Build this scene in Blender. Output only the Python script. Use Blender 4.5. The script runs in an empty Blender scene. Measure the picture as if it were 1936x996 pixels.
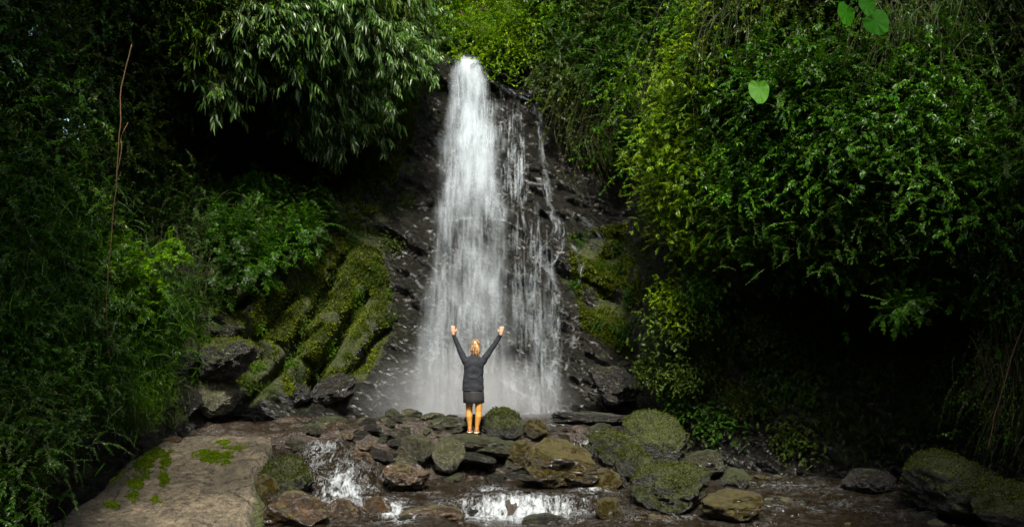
import bpy, bmesh, math, random
import numpy as np
from mathutils import Vector, Matrix, Euler
from math import radians, pi

random.seed(7)
RNG = np.random.default_rng(11)
scene = bpy.context.scene
col = scene.collection
F = 1882.0          # focal length in photo pixels
CZ = 2.4            # camera height above the pool

def P(px, py, Y):
    return Vector(((px - 968.0) / F * Y, Y, CZ + (560.0 - py) / F * Y))

# ------------------------------------------------------------------ noise
def _hash(ix, iy, iz, seed):
    h = (ix * 374761393 + iy * 668265263 + iz * 2147483647 + seed * 974634777) & 0xFFFFFFFF
    h = ((h ^ (h >> 13)) * 1274126177) & 0xFFFFFFFF
    h = ((h ^ (h >> 16)) * 2246822519) & 0xFFFFFFFF
    return ((h ^ (h >> 15)) & 0xFFFFFF) / float(0xFFFFFF)

def vnoise(x, y, z, seed=0):
    x = np.asarray(x, float); y = np.asarray(y, float) + 0 * x; z = np.asarray(z, float) + 0 * x
    ix, iy, iz = np.floor(x).astype(np.int64), np.floor(y).astype(np.int64), np.floor(z).astype(np.int64)
    fx, fy, fz = x - ix, y - iy, z - iz
    fx, fy, fz = [f * f * (3 - 2 * f) for f in (fx, fy, fz)]
    r = 0
    for a in (0, 1):
        for b in (0, 1):
            for c in (0, 1):
                w = (fx if a else 1 - fx) * (fy if b else 1 - fy) * (fz if c else 1 - fz)
                r = r + w * _hash(ix + a, iy + b, iz + c, seed)
    return r * 2 - 1

def fbm(x, y, z, octs=4, seed=0, gain=0.5):
    r, a, s = 0, 1.0, 1.0
    for k in range(octs):
        r = r + a * vnoise(x * s, y * s, z * s, seed + k * 17)
        a *= gain; s *= 2.03
    return r

def sstep(a, b, x):
    t = np.clip((x - a) / (b - a), 0, 1)
    return t * t * (3 - 2 * t)

# ------------------------------------------------------------------ mesh helpers
def mesh_np(name, verts, faces, smooth=True, attrs=None, uv=None):
    """verts (N,3); faces (M,k) int array of one size k"""
    me = bpy.data.meshes.new(name)
    verts = np.asarray(verts, np.float32); faces = np.asarray(faces, np.int32)
    k = faces.shape[1]
    me.vertices.add(len(verts)); me.vertices.foreach_set('co', verts.ravel())
    me.loops.add(faces.size); me.loops.foreach_set('vertex_index', faces.ravel())
    me.polygons.add(len(faces))
    me.polygons.foreach_set('loop_start', np.arange(0, faces.size, k, dtype=np.int32))
    me.polygons.foreach_set('use_smooth', np.full(len(faces), smooth, bool))
    for an, av in (attrs or {}).items():
        a = me.attributes.new(an, 'FLOAT', 'POINT'); a.data.foreach_set('value', np.asarray(av, np.float32).ravel())
    if uv is not None:
        l = me.uv_layers.new(name='UVMap')
        l.data.foreach_set('uv', np.asarray(uv, np.float32)[faces.ravel()].ravel())
    me.update(calc_edges=True)
    me.validate()
    return me

def grid_faces(nr, nc, keep=None):
    i = np.arange(nr * nc).reshape(nr, nc)
    f = np.stack([i[:-1, :-1], i[1:, :-1], i[1:, 1:], i[:-1, 1:]], -1).reshape(-1, 4)
    if keep is not None:
        f = f[keep.reshape(-1)]
    return f

def obj(name, me, mat=None, parent=None):
    o = bpy.data.objects.new(name, me)
    col.objects.link(o)
    if mat is not None and me is not None and not me.materials:
        me.materials.append(mat)
    if parent is not None:
        o.parent = parent
    return o

def tag(o, label=None, cat=None, group=None, kind=None):
    if label: o['label'] = label
    if cat: o['category'] = cat
    if group: o['group'] = group
    if kind: o['kind'] = kind
    return o

def empty(name, loc=(0, 0, 0)):
    o = bpy.data.objects.new(name, None)
    o.empty_display_size = 0.1
    col.objects.link(o); o.location = loc
    return o

def tube(pts, rad, n=6, caps=True):
    """lofted round tube through pts -> verts, faces"""
    pts = np.asarray(pts, float); m = len(pts)
    rad = np.broadcast_to(np.asarray(rad, float), (m,)) if np.ndim(rad) < 2 else np.asarray(rad, float)
    t = np.gradient(pts, axis=0); t /= np.linalg.norm(t, axis=1)[:, None] + 1e-9
    ref = np.array([0, 1.0, 0]) if abs(t[0, 1]) < 0.8 else np.array([1.0, 0, 0])
    a = np.linspace(0, 2 * pi, n, endpoint=False)
    V = []
    for k in range(m):
        u = np.cross(t[k], ref); u /= np.linalg.norm(u) + 1e-9
        w = np.cross(t[k], u)
        r = rad[k]; ra, rb = (r if np.ndim(r) else (r, r))
        V.append(pts[k] + np.outer(np.cos(a) * ra, u) + np.outer(np.sin(a) * rb, w))
    V = np.concatenate(V)
    Fc = []
    for k in range(m - 1):
        for j in range(n):
            Fc.append((k * n + j, k * n + (j + 1) % n, (k + 1) * n + (j + 1) % n, (k + 1) * n + j))
    if caps:
        V = np.vstack([V, pts[0], pts[-1]])
        for j in range(n):
            Fc.append((m * n, (j + 1) % n, j, j)); Fc.append((m * n + 1, (m - 1) * n + j, (m - 1) * n + (j + 1) % n, (m - 1) * n + (j + 1) % n))
    return V, Fc

def merge(parts):
    Vs, Fs, off = [], [], 0
    for V, Fc in parts:
        Vs.append(V); Fs += [tuple(i + off for i in f) for f in Fc]; off += len(V)
    return np.concatenate(Vs), Fs

def mesh_py(name, V, Fc, smooth=True):
    me = bpy.data.meshes.new(name)
    cl = []
    for f in Fc:
        g = []
        for i in f:
            if i not in g: g.append(int(i))
        if len(g) > 2: cl.append(g)
    me.from_pydata([tuple(map(float, v)) for v in V], [], cl)
    me.polygons.foreach_set('use_smooth', [smooth] * len(me.polygons))
    me.update()
    return me

# ------------------------------------------------------------------ materials
class NT:
    def __init__(s, name):
        s.m = bpy.data.materials.new(name); s.m.use_nodes = True
        s.t = s.m.node_tree; s.t.nodes.clear()
        s.out = s.t.nodes.new('ShaderNodeOutputMaterial')
    def n(s, typ, inp=None, **kw):
        nd = s.t.nodes.new(typ)
        for k, v in kw.items(): setattr(nd, k, v)
        for k, v in (inp or {}).items():
            if isinstance(v, bpy.types.NodeSocket): s.t.links.new(v, nd.inputs[k])
            else: nd.inputs[k].default_value = v
        return nd
    def math(s, op, a, b=0.0, clamp=False):
        return s.n('ShaderNodeMath', {0: a, 1: b}, operation=op, use_clamp=clamp).outputs[0]
    def mix(s, f, a, b):
        nd = s.t.nodes.new('ShaderNodeMix'); nd.data_type = 'RGBA'
        for k, v in ((0, f), (6, a), (7, b)):
            if isinstance(v, bpy.types.NodeSocket): s.t.links.new(v, nd.inputs[k])
            else: nd.inputs[k].default_value = v if k == 0 else (*v[:3], 1)
        return nd.outputs[2]
    def ramp(s, f, stops):
        nd = s.n('ShaderNodeValToRGB', {0: f}); e = nd.color_ramp.elements
        while len(e) < len(stops): e.new(0.5)
        for el, (p, c) in zip(e, stops):
            el.position = p; el.color = (c, c, c, 1) if not hasattr(c, '__len__') else (*c[:3], 1)
        return nd.outputs[0]
    def noise(s, vec, scale, detail=4, rough=0.55, dist=0.0):
        return s.n('ShaderNodeTexNoise', {'Vector': vec, 'Scale': scale, 'Detail': detail, 'Roughness': rough, 'Distortion': dist}).outputs['Fac']
    def mapping(s, vec, rot=(0, 0, 0), scale=(1, 1, 1)):
        return s.n('ShaderNodeMapping', {'Vector': vec, 'Rotation': rot, 'Scale': scale}).outputs[0]
    def finish(s, sh):
        s.t.links.new(sh, s.out.inputs['Surface']); return s.m

def leaf_mat(name, c1, c2, c3=None, rough=0.38, trans=0.4, spec=0.22):
    t = NT(name)
    at = t.n('ShaderNodeAttribute', attribute_name='rnd').outputs['Fac']
    oi = t.n('ShaderNodeObjectInfo').outputs['Random']
    c3 = c3 or tuple(min(1, v * 1.5) for v in c2)
    colr = t.ramp(at, [(0.0, c1), (0.62, c2), (0.97, c3)])
    k = t.math('MULTIPLY_ADD', oi, 0.5); 
    t.t.nodes[-1].inputs[2].default_value = 0.75
    hsv = t.n('ShaderNodeHueSaturation', {'Color': colr, 'Value': k, 'Saturation': 1.08})
    p = t.n('ShaderNodeBsdfPrincipled', {'Base Color': hsv.outputs[0], 'Roughness': rough, 'Specular IOR Level': spec})
    tc = t.n('ShaderNodeHueSaturation', {'Color': hsv.outputs[0], 'Value': 1.25, 'Hue': 0.497})
    tr = t.n('ShaderNodeBsdfTranslucent', {'Color': tc.outputs[0]})
    mx = t.n('ShaderNodeMixShader', {0: trans, 1: p.outputs[0], 2: tr.outputs[0]})
    return t.finish(mx.outputs[0])

def rock_mat(name, dark, light, moss1, moss2, moss_amt=0.5, rough=(0.22, 0.6), scale=1.0, strat=None, bump=0.5, attr=False, updep=1.0, seedoff=0.0, stain=None, hmul=1.0):
    t = NT(name)
    tc = t.n('ShaderNodeTexCoord').outputs['Object']
    if attr is False:
        oi = t.n('ShaderNodeObjectInfo').outputs['Random']
        off = t.n('ShaderNodeVectorMath', {0: tc, 1: (1, 1, 1)}, operation='ADD')
        cx = t.n('ShaderNodeCombineXYZ', {0: t.math('MULTIPLY', oi, 37.0), 1: t.math('MULTIPLY', oi, 91.0), 2: seedoff})
        t.t.links.new(cx.outputs[0], off.inputs[1]); tc = off.outputs[0]
    base = t.mapping(tc, *( (strat[0], strat[1]) if strat else ((0, 0, 0), (1, 1, 1)) ))
    n1 = t.noise(base, 1.3 * scale, 6, 0.6)
    n2 = t.noise(base, 7 * scale, 8, 0.65, 0.3)
    n3 = t.noise(base, 34 * scale, 4, 0.6)
    c = t.ramp(t.math('ADD', t.math('MULTIPLY', n2, 0.65), t.math('MULTIPLY', n3, 0.35)), [(0.36, dark), (0.52, tuple(v * .6 for v in light)), (0.60, light), (0.74, tuple(min(1, v * 1.5) for v in light))])
    c = t.mix(t.ramp(n1, [(0.35, 0.0), (0.7, 0.55)]), c, dark)
    if stain:
        c = t.mix(t.ramp(t.noise(tc, 2.1 * scale, 3), [(0.48, 0.0), (0.66, 0.8)]), c, stain)
    nm = t.noise(tc, 2.6 * scale, 6, 0.62)
    nrm = t.n('ShaderNodeNewGeometry').outputs['Normal']
    up = t.n('ShaderNodeSeparateXYZ', {0: nrm}).outputs[2]
    mf = t.math('ADD', t.math('MULTIPLY', up, 0.28 * updep), t.math('ADD', nm, moss_amt - 0.5))
    if attr:
        ma = t.n('ShaderNodeAttribute', attribute_name='moss').outputs['Fac']
        mf = t.math('ADD', mf, t.math('MULTIPLY', ma, 0.7))
    mf = t.math('ADD', mf, t.math('MULTIPLY', t.math('SUBTRACT', n3, 0.5), 0.35))
    mf = t.ramp(mf, [(0.54, 0.0), (0.66, 1.0)])
    mc = t.ramp(t.noise(tc, 9 * scale, 8, 0.78), [(0.36, tuple(v * 0.3 for v in moss1)), (0.5, moss1), (0.64, moss2)])
    c = t.mix(mf, c, mc)
    rg = t.ramp(n3, [(0.35, rough[0]), (0.7, rough[1])])
    rg = t.mix(mf, rg, (0.8, 0.8, 0.8))
    h = t.math('ADD', t.math('MULTIPLY', n2, hmul * 0.22 / scale), t.math('MULTIPLY', n3, hmul * 0.07 / scale))
    mh = t.noise(tc, 60, 4, 0.7)
    h = t.math('ADD', h, t.math('MULTIPLY', t.math('MULTIPLY', mh, mf), 0.05))
    b = t.n('ShaderNodeBump', {'Height': h, 'Strength': bump, 'Distance': 1.0})
    p = t.n('ShaderNodeBsdfPrincipled', {'Base Color': c, 'Roughness': rg, 'Normal': b.outputs[0]})
    return t.finish(p.outputs[0])

def simple_mat(name, c, rough=0.6, nscale=30, var=0.3, bump=0.1, spec=0.5):
    t = NT(name)
    tc = t.n('ShaderNodeTexCoord').outputs['Object']
    n = t.noise(tc, nscale, 5, 0.6)
    cc = t.ramp(n, [(0.3, tuple(v * (1 - var) for v in c)), (0.7, tuple(min(1, v * (1 + var)) for v in c))])
    b = t.n('ShaderNodeBump', {'Height': n, 'Strength': bump, 'Distance': 0.02})
    p = t.n('ShaderNodeBsdfPrincipled', {'Base Color': cc, 'Roughness': rough, 'Normal': b.outputs[0], 'Specular IOR Level': spec})
    return t.finish(p.outputs[0])

STRATA = ((0, radians(-32), 0), (0.5, 0.9, 4.2))
M = {}
M['cliff'] = rock_mat('wet_cliff_rock', (0.006, 0.0065, 0.006), (0.038, 0.037, 0.026), (0.034, 0.052, 0.004), (0.115, 0.13, 0.009),
                      moss_amt=0.12, rough=(0.2, 0.45), scale=1.3, strat=STRATA, bump=1.0, attr=True, updep=0.9, hmul=1.6)
M['rock_pale'] = rock_mat('pale_grey_green_rock', (0.028, 0.030, 0.014), (0.19, 0.19, 0.11), (0.04, 0.06, 0.01), (0.09, 0.11, 0.022), moss_amt=0.38, rough=(0.15, 0.45), scale=0.75, bump=1.0, hmul=.6)
M['rock_grey'] = rock_mat('grey_green_rock', (0.012, 0.012, 0.007), (0.088, 0.085, 0.052), (0.03, 0.045, 0.007), (0.065, 0.08, 0.014), moss_amt=0.36, rough=(0.1, 0.4), scale=0.75, bump=1.0, hmul=.6)
M['rock_dark'] = rock_mat('dark_wet_rock', (0.008, 0.008, 0.008), (0.045, 0.042, 0.036), (0.04, 0.05, 0.01), (0.07, 0.08, 0.015), moss_amt=0.28, rough=(0.1, 0.4), scale=0.75, bump=1.0, hmul=.6)
M['rock_brown'] = rock_mat('brown_wet_rock', (0.008, 0.006, 0.004), (0.048, 0.032, 0.019), (0.04, 0.036, 0.006), (0.07, 0.06, 0.01), moss_amt=0.30, rough=(0.08, 0.35), scale=0.75, bump=0.5, stain=(0.05, 0.026, 0.007))
M['rock_olive'] = rock_mat('olive_algae_rock', (0.014, 0.011, 0.003), (0.075, 0.055, 0.008), (0.058, 0.047, 0.003), (0.10, 0.080, 0.005), moss_amt=0.45, rough=(0.08, 0.3), scale=0.75, bump=1.0, hmul=.6)
M['rock_moss'] = rock_mat('mossy_rock', (0.008, 0.009, 0.006), (0.035, 0.036, 0.024), (0.03, 0.042, 0.003), (0.08, 0.09, 0.007), moss_amt=0.55, rough=(0.2, 0.5), scale=0.75, bump=1.0, hmul=.6)
M['ground'] = rock_mat('wet_brown_riverbed', (0.008, 0.006, 0.004), (0.042, 0.029, 0.018), (0.03, 0.036, 0.006), (0.05, 0.06, 0.01), moss_amt=0.2, rough=(0.12, 0.45), scale=2.2, bump=0.6, attr=True, updep=0.2)

# pale sandy slab
def slab_mat():
    t = NT('gritty_tan_slab')
    tc = t.n('ShaderNodeTexCoord').outputs['Object']
    n1 = t.noise(tc, 0.9, 5, 0.6, 0.6); n2 = t.noise(tc, 9, 8, 0.82); n3 = t.noise(tc, 38, 4, 0.75); n4 = t.noise(t.mapping(tc, (0, 0, 0.5), (1, 5, 1)), 5, 5, 0.65)
    c = t.ramp(n2, [(0.38, (0.025, 0.02, 0.013)), (0.48, (0.17, 0.14, 0.09)), (0.6, (0.33, 0.275, 0.18))])
    c = t.mix(t.ramp(n1, [(0.42, 0.0), (0.6, 0.65)]), c, (0.05, 0.046, 0.028))
    c = t.mix(t.ramp(n4, [(0.5, 0.0), (0.66, 0.5)]), c, (0.055, 0.042, 0.026))
    sx = t.n('ShaderNodeAttribute', attribute_name='moss').outputs['Fac']
    ck = t.n('ShaderNodeTexVoronoi', {'Vector': t.n('ShaderNodeVectorMath', {0: tc, 1: t.n('ShaderNodeTexNoise', {'Vector': tc, 'Scale': 2.0, 'Detail': 5.0}).outputs['Color']}, operation='ADD').outputs[0], 'Scale': 0.75}, feature='DISTANCE_TO_EDGE').outputs['Distance']
    ck = t.math('MULTIPLY', t.ramp(ck, [(0.0, 1.0), (0.022, 0.0)]), t.ramp(n1, [(.4, 0.0), (.55, 1.0)]))
    c = t.mix(t.math('MULTIPLY', ck, .8), c, (0.015, 0.012, 0.008))
    mm = t.ramp(t.math('ADD', sx, t.math('MULTIPLY', t.noise(tc, 9, 5, 0.7), 0.7)), [(0.72, 0.0), (0.9, 1.0)])
    mc = t.ramp(n2, [(0.35, (0.03, 0.04, 0.006)), (0.65, (0.09, 0.12, 0.012))])
    c = t.mix(mm, c, mc)
    vo = t.n('ShaderNodeTexVoronoi', {'Vector': tc, 'Scale': 17.0, 'Randomness': 1.0}).outputs['Distance']
    h = t.math('ADD', t.math('MULTIPLY', t.math('SUBTRACT', n2, t.math('MULTIPLY', ck, .5)), 0.12), t.math('ADD', t.math('MULTIPLY', n3, 0.03), t.math('MULTIPLY', vo, 0.04)))
    b = t.n('ShaderNodeBump', {'Height': h, 'Strength': 1.0, 'Distance': 1.0})
    p = t.n('ShaderNodeBsdfPrincipled', {'Base Color': c, 'Roughness': 0.62, 'Normal': b.outputs[0]})
    return t.finish(p.outputs[0])
M['slab'] = slab_mat()

def fall_mat(name, seed, dens, su, sv, edge=0.25, soft=0.3, top_solid=True):
    """streaky white water; u across in metres, v down in metres, attribute fade 0..1"""
    t = NT(name)
    uv = t.n('ShaderNodeUVMap').outputs[0]
    off = t.n('ShaderNodeVectorMath', {0: uv, 1: (seed * 3.7, seed * 1.3, 0)}, operation='ADD').outputs[0]
    fine = t.noise(t.mapping(off, (0, 0, 0), (su, sv, 1)), 1.0, 5, 0.6, 0.5)
    mid = t.noise(t.mapping(off, (0, 0, 0), (2.2, 0.55 + sv * .25, 1)), 1.0, 5, 0.62, 0.7)
    grain = t.noise(t.mapping(off, (0, 0, 0), (38, 16, 1)), 1.0, 3, 0.8, 0.8)
    fd = t.n('ShaderNodeAttribute', attribute_name='fade').outputs['Fac']
    a = t.math('ADD', t.math('MULTIPLY', fine, 0.9), t.math('ADD', t.math('MULTIPLY', mid, 0.8), t.math('MULTIPLY', grain, 0.45)))
    a = t.math('SUBTRACT', a, 1.075 - dens)
    a = t.math('MULTIPLY', a, 1.0 / soft, clamp=True)
    a = t.math('MULTIPLY', t.math('MULTIPLY', a, fd), 1.0, clamp=True)
    d = t.n('ShaderNodeBsdfDiffuse', {'Color': (0.45, 0.51, 0.55, 1)})
    tr = t.n('ShaderNodeBsdfTranslucent', {'Color': (0.45, 0.51, 0.55, 1)})
    w = t.n('ShaderNodeMixShader', {0: 0.4, 1: d.outputs[0], 2: tr.outputs[0]})
    tp = t.n('ShaderNodeBsdfTransparent')
    mx = t.n('ShaderNodeMixShader', {0: a, 1: tp.outputs[0], 2: w.outputs[0]})
    return t.finish(mx.outputs[0])

def stream_mat():
    t = NT('stream_water')
    tc = t.n('ShaderNodeTexCoord').outputs['Object']
    fo = t.n('ShaderNodeAttribute', attribute_name='foam').outputs['Fac']
    flow = t.mapping(tc, (0, 0, radians(8)), (5.5, 1.6, 1.2))
    n1 = t.noise(flow, 1.6, 6, 0.68, 0.9)
    n2 = t.noise(t.mapping(tc, (0, 0, radians(10)), (1, .32, .6)), 15, 5, 0.7, 0.6)
    n3 = t.noise(t.mapping(tc, (0, 0, 0), (1, 2.2, 1)), 3.2, 5, 0.6, 0.6)
    nn = t.math('ADD', t.math('MULTIPLY', n1, 0.6), t.math('MULTIPLY', n2, 0.4))
    thr = t.math('SUBTRACT', 0.64, t.math('MULTIPLY', fo, 0.22))
    f = t.math('MULTIPLY', t.math('SUBTRACT', nn, thr), 7.0, clamp=True)
    ln_ = t.noise(t.mapping(tc, (0, 0, radians(14)), (3.0, 1.3, 1)), 4.0, 4, 0.6, 1.4)
    ln_ = t.math('SUBTRACT', 1.0, t.math('MULTIPLY', t.math('ABSOLUTE', t.math('SUBTRACT', ln_, 0.5)), 16.0), clamp=True)
    ln_ = t.math('MULTIPLY', t.math('MULTIPLY', ln_, t.math('MULTIPLY', fo, 0.9, clamp=True)), t.ramp(n3, [(.42, 0.0), (.6, 1.0)]))
    f = t.math('MAXIMUM', f, ln_)
    h = t.math('ADD', t.math('MULTIPLY', n3, 0.28), t.math('ADD', t.math('MULTIPLY', n2, 0.10), t.math('MULTIPLY', n1, 0.16)))
    b = t.n('ShaderNodeBump', {'Height': h, 'Strength': 0.85, 'Distance': 0.8})
    gl = t.n('ShaderNodeBsdfPrincipled', {'Base Color': (0.016, 0.011, 0.005, 1), 'Roughness': 0.07, 'IOR': 1.33, 'Normal': b.outputs[0], 'Specular IOR Level': 0.7})
    tp = t.n('ShaderNodeBsdfTransparent', {'Color': (0.28, 0.22, 0.14, 1)})
    fr = t.n('ShaderNodeFresnel', {'IOR': 1.33, 'Normal': b.outputs[0]})
    w = t.n('ShaderNodeMixShader', {0: t.math('ADD', fr.outputs[0], 0.2, clamp=True), 1: tp.outputs[0], 2: gl.outputs[0]})
    wh = t.n('ShaderNodeBsdfPrincipled', {'Base Color': (0.40, 0.44, 0.47, 1), 'Roughness': 0.5, 'Normal': b.outputs[0]})
    mx = t.n('ShaderNodeMixShader', {0: f, 1: w.outputs[0], 2: wh.outputs[0]})
    return t.finish(mx.outputs[0])
M['stream'] = stream_mat()

# ------------------------------------------------------------------ camera / world / sun
cam_d = bpy.data.cameras.new('camera'); cam = bpy.data.objects.new('camera', cam_d); col.objects.link(cam)
cam.location = (0, 0, CZ); cam.rotation_euler = (radians(90), 0, 0)
cam_d.lens = 35; cam_d.sensor_width = 36; cam_d.shift_y = 62 / 1936.0
cam_d.clip_start = 0.1; cam_d.clip_end = 500
scene.camera = cam

SUN_DIR = Vector((0.03, -0.74, 1.0)).normalized()
sun_el = math.asin(SUN_DIR.z)
w = bpy.data.worlds.new('World'); scene.world = w; w.use_nodes = True
nt = w.node_tree; bg = nt.nodes['Background']
sky = nt.nodes.new('ShaderNodeTexSky'); sky.sky_type = 'NISHITA'; sky.sun_disc = False
sky.sun_elevation = sun_el; sky.sun_rotation = math.atan2(SUN_DIR.x, SUN_DIR.y)
sky.air_density = 1.0; sky.dust_density = 3.0; sky.ozone_density = 1.0
nt.links.new(sky.outputs[0], bg.inputs[0]); bg.inputs[1].default_value = 0.15
sl = bpy.data.lights.new('sun', 'SUN'); sl.energy = 3.7; sl.angle = radians(6); sl.color = (1.0, 0.94, 0.82)
so = bpy.data.objects.new('sun', sl); col.objects.link(so)
so.rotation_euler = SUN_DIR.to_track_quat('Z', 'Y').to_euler()
scene.view_settings.view_transform = 'Standard'; scene.view_settings.look = 'None'
scene.view_settings.exposure = 1.5; scene.view_settings.gamma = 1
scene.render.engine = 'CYCLES'
scene.cycles.use_denoising = True
scene.cycles.max_bounces = 6; scene.cycles.transparent_max_bounces = 24
scene.cycles.diffuse_bounces = 3; scene.cycles.glossy_bounces = 2; scene.cycles.transmission_bounces = 2
scene.cycles.sample_clamp_indirect = 4

# ------------------------------------------------------------------ the cliff sheet
ROWS = [
 (-900, [(-600, 9), (0, 12), (300, 15), (600, 18), (800, 24), (900, 32), (1000, 32), (1200, 24), (1400, 16), (1936, 12.5), (2500, 9)]),
 (-300, [(-600, 10), (0, 14.5), (300, 16.5), (600, 18.5), (760, 22), (860, 29), (980, 29), (1200, 22), (1330, 17), (1500, 15.5), (1936, 14), (2500, 10)]),
 (0,   [(-600, 11), (0, 16), (200, 18.5), (400, 19.8), (600, 20.2), (740, 21.8), (800, 25), (870, 27.5), (960, 27.5), (1060, 24.5), (1200, 22.5), (1310, 21), (1350, 17.3), (1500, 16.8), (1936, 15), (2500, 11)]),
 (95, [(-600, 11), (0, 15.8), (200, 19), (400, 20.4), (600, 20.8), (720, 22), (800, 23.6), (860, 24.4), (1000, 24.5), (1080, 23.6), (1250, 21.3), (1300, 20), (1340, 17.2), (1500, 16.6), (1936, 15), (2500, 11)]),
 (200, [(-600, 11), (0, 15.5), (200, 19), (350, 21.5), (500, 21.6), (650, 22.2), (800, 23.5), (900, 24.0), (1040, 23.9), (1150, 23), (1230, 21.5), (1290, 17.8), (1500, 16.4), (1936, 14.8), (2500, 10.5)]),
 (320, [(-600, 11), (0, 15), (200, 18.3), (350, 21.8), (500, 22.4), (650, 22.6), (800, 23.1), (900, 23.4), (1060, 23.3), (1150, 23), (1200, 22), (1240, 17.9), (1400, 16.6), (1700, 15.6), (1936, 14.8), (2500, 10.5)]),
 (440, [(-600, 10.5), (0, 14.5), (200, 17.4), (350, 19.8), (500, 21), (650, 22), (800, 22.6), (900, 22.8), (1060, 22.7), (1190, 22.3), (1230, 20.5), (1290, 18.6), (1400, 17.0), (1600, 16.6), (1936, 14.8), (2500, 10.5)]),
 (540, [(-600, 10.5), (0, 14), (200, 16.7), (350, 18.9), (500, 20.3), (650, 21.6), (800, 22.1), (900, 22.3), (1060, 22.3), (1190, 21.9), (1230, 19.7), (1300, 18.8), (1400, 18.3), (1500, 18.2), (1700, 17.4), (1800, 16.6), (1936, 15.2), (2500, 10.5)]),
 (640, [(-600, 10.2), (0, 13.6), (200, 16.3), (350, 18.3), (450, 19.2), (600, 20.6), (720, 21.3), (900, 21.9), (1060, 21.9), (1200, 21.4), (1240, 19.7), (1400, 18.6), (1600, 18.3), (1750, 17.5), (1850, 16.5), (1936, 15.3), (2500, 10.5)]),
 (775, [(-600, 10), (0, 13.1), (200, 15.9), (350, 17.9), (450, 19.2), (600, 20.6), (720, 21.2), (900, 21.4), (1100, 21.4), (1200, 20.9), (1250, 19.2), (1400, 18.4), (1600, 18.0), (1750, 17.3), (1850, 16.4), (1936, 15.5), (2500, 10.5)]),
 (900, [(-600, 10), (0, 12.7), (200, 15.6), (350, 17.8), (450, 19.2), (600, 20.6), (720, 21.0), (900, 21.2), (1100, 21.2), (1200, 20.6), (1250, 19.0), (1400, 18.2), (1600, 17.6), (1750, 17.0), (1850, 16.2), (1936, 15.5), (2500, 10.5)]),
 (1300, [(-600, 10), (0, 12.4), (200, 15.4), (350, 17.8), (450, 19.2), (600, 20.6), (720, 21.0), (900, 21.2), (1100, 21.2), (1200, 20.6), (1250, 19.0), (1400, 18.2), (1600, 17.6), (1750, 17.0), (1850, 16.2), (1936, 15.5), (2500, 10.5)]),
]
GX = np.arange(-600, 2501, 5.0); GY = np.arange(-900, 1301, 5.0)
_rows = np.array([np.interp(GX, [a for a, b in r], [b for a, b in r]) for _, r in ROWS])
_ry = np.array([r[0] for r in ROWS], float)
DEP = np.empty((len(GY), len(GX)))
for j in range(len(GX)):
    DEP[:, j] = np.interp(GY, _ry, _rows[:, j])
def blur(A, k):
    for ax in (0, 1):
        pad = [(0, 0), (0, 0)]; pad[ax] = (k, k)
        B = np.pad(A, pad, mode='edge'); c = np.cumsum(B, axis=ax)
        c = np.insert(c, 0, 0, axis=ax)
        A = (np.take(c, range(2 * k + 1, c.shape[ax]), axis=ax) - np.take(c, range(0, c.shape[ax] - 2 * k - 1), axis=ax)) / (2 * k + 1)
    return A
DEP = blur(blur(DEP, 4), 4)
PX, PY = np.meshgrid(GX, GY)
X0 = (PX - 968) / F * DEP; Z0 = CZ + (560 - PY) / F * DEP
# strata coordinates, tilted
sa = radians(32)
S1 = X0 * math.cos(sa) - Z0 * math.sin(sa); S2 = X0 * math.sin(sa) + Z0 * math.cos(sa)
big = fbm(X0 * 0.35, DEP * 0.35, Z0 * 0.35, 3, 3)
led = fbm(S1 * 0.8, DEP * 0.5, S2 * 2.6, 4, 21, 0.55)
rid = 1 - np.abs(fbm(S1 * 1.8, DEP, S2 * 5.0, 4, 55, 0.6))
small = fbm(X0 * 6, DEP * 6, Z0 * 9, 3, 77)
rid2 = 1 - np.abs(fbm(S1 * 3.1, DEP, S2 * 10.0, 3, 91, 0.6))
_st = S2 * 1.15 + 0.5 * fbm(S1 * 0.6, DEP * .4, S2 * 0.6, 3, 12); _fr = _st - np.floor(_st)
steps = 0.20 * (sstep(0.0, 0.8, _fr) - sstep(0.8, 1.0, _fr)) * (0.4 + vnoise(S1 * .7, DEP * .3, np.floor(_st), 4))
fallmask = np.exp(-((PX - 920) / 170.0) ** 2) * sstep(60, 160, PY)
calm = 1 - 0.8 * np.exp(-((PX - 540) / 170.0) ** 4 - ((PY - 630) / 150.0) ** 4)
DEP = DEP - 0.22 * (1 - calm) * np.cos((PX * 0.80 + PY * .6) * 0.045 + big) 
DEP = DEP + big * 0.5 * (1 - fallmask * 0.8) + calm * ( led * 0.15 - rid * 0.16 - rid2 * 0.09 + steps) + small * 0.022
# carved diagonal clefts in the lower left rock
def cleft(x0, y0, x1, y1, w_, d_):
    global DEP
    dx, dy = x1 - x0, y1 - y0; L = math.hypot(dx, dy)
    u = ((PX - x0) * dx + (PY - y0) * dy) / L; v = ((PX - x0) * dy - (PY - y0) * dx) / L
    v = v + 7 * vnoise(PX * 0.02, PY * 0.02, 0.3, 9)
    m = np.exp(-(v / w_) ** 2) * sstep(-25, 15, u) * (1 - sstep(L - 15, L + 25, u))
    DEP = DEP + m * d_
for c in ((470, 560, 380, 640, 8, .45), (660, 480, 600, 560, 8, .4), (632, 530, 545, 660, 11, .7), (600, 620, 470, 760, 9, .55), (690, 560, 575, 760, 12, .7), (560, 560, 430, 690, 9, .5), (735, 620, 640, 740, 10, .5),
          (520, 500, 400, 650, 10, .4), (500, 640, 610, 700, 6, .25)):
    cleft(*c)
def cliffY(px, py):
    fx = (np.clip(px, GX[0], GX[-1] - 6) - GX[0]) / 5.0; fy = (np.clip(py, GY[0], GY[-1] - 6) - GY[0]) / 5.0
    ix = np.floor(fx).astype(int); iy = np.floor(fy).astype(int); a = fx - ix; b = fy - iy
    return (DEP[iy, ix] * (1 - a) * (1 - b) + DEP[iy, ix + 1] * a * (1 - b) + DEP[iy + 1, ix] * (1 - a) * b + DEP[iy + 1, ix + 1] * a * b)
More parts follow.
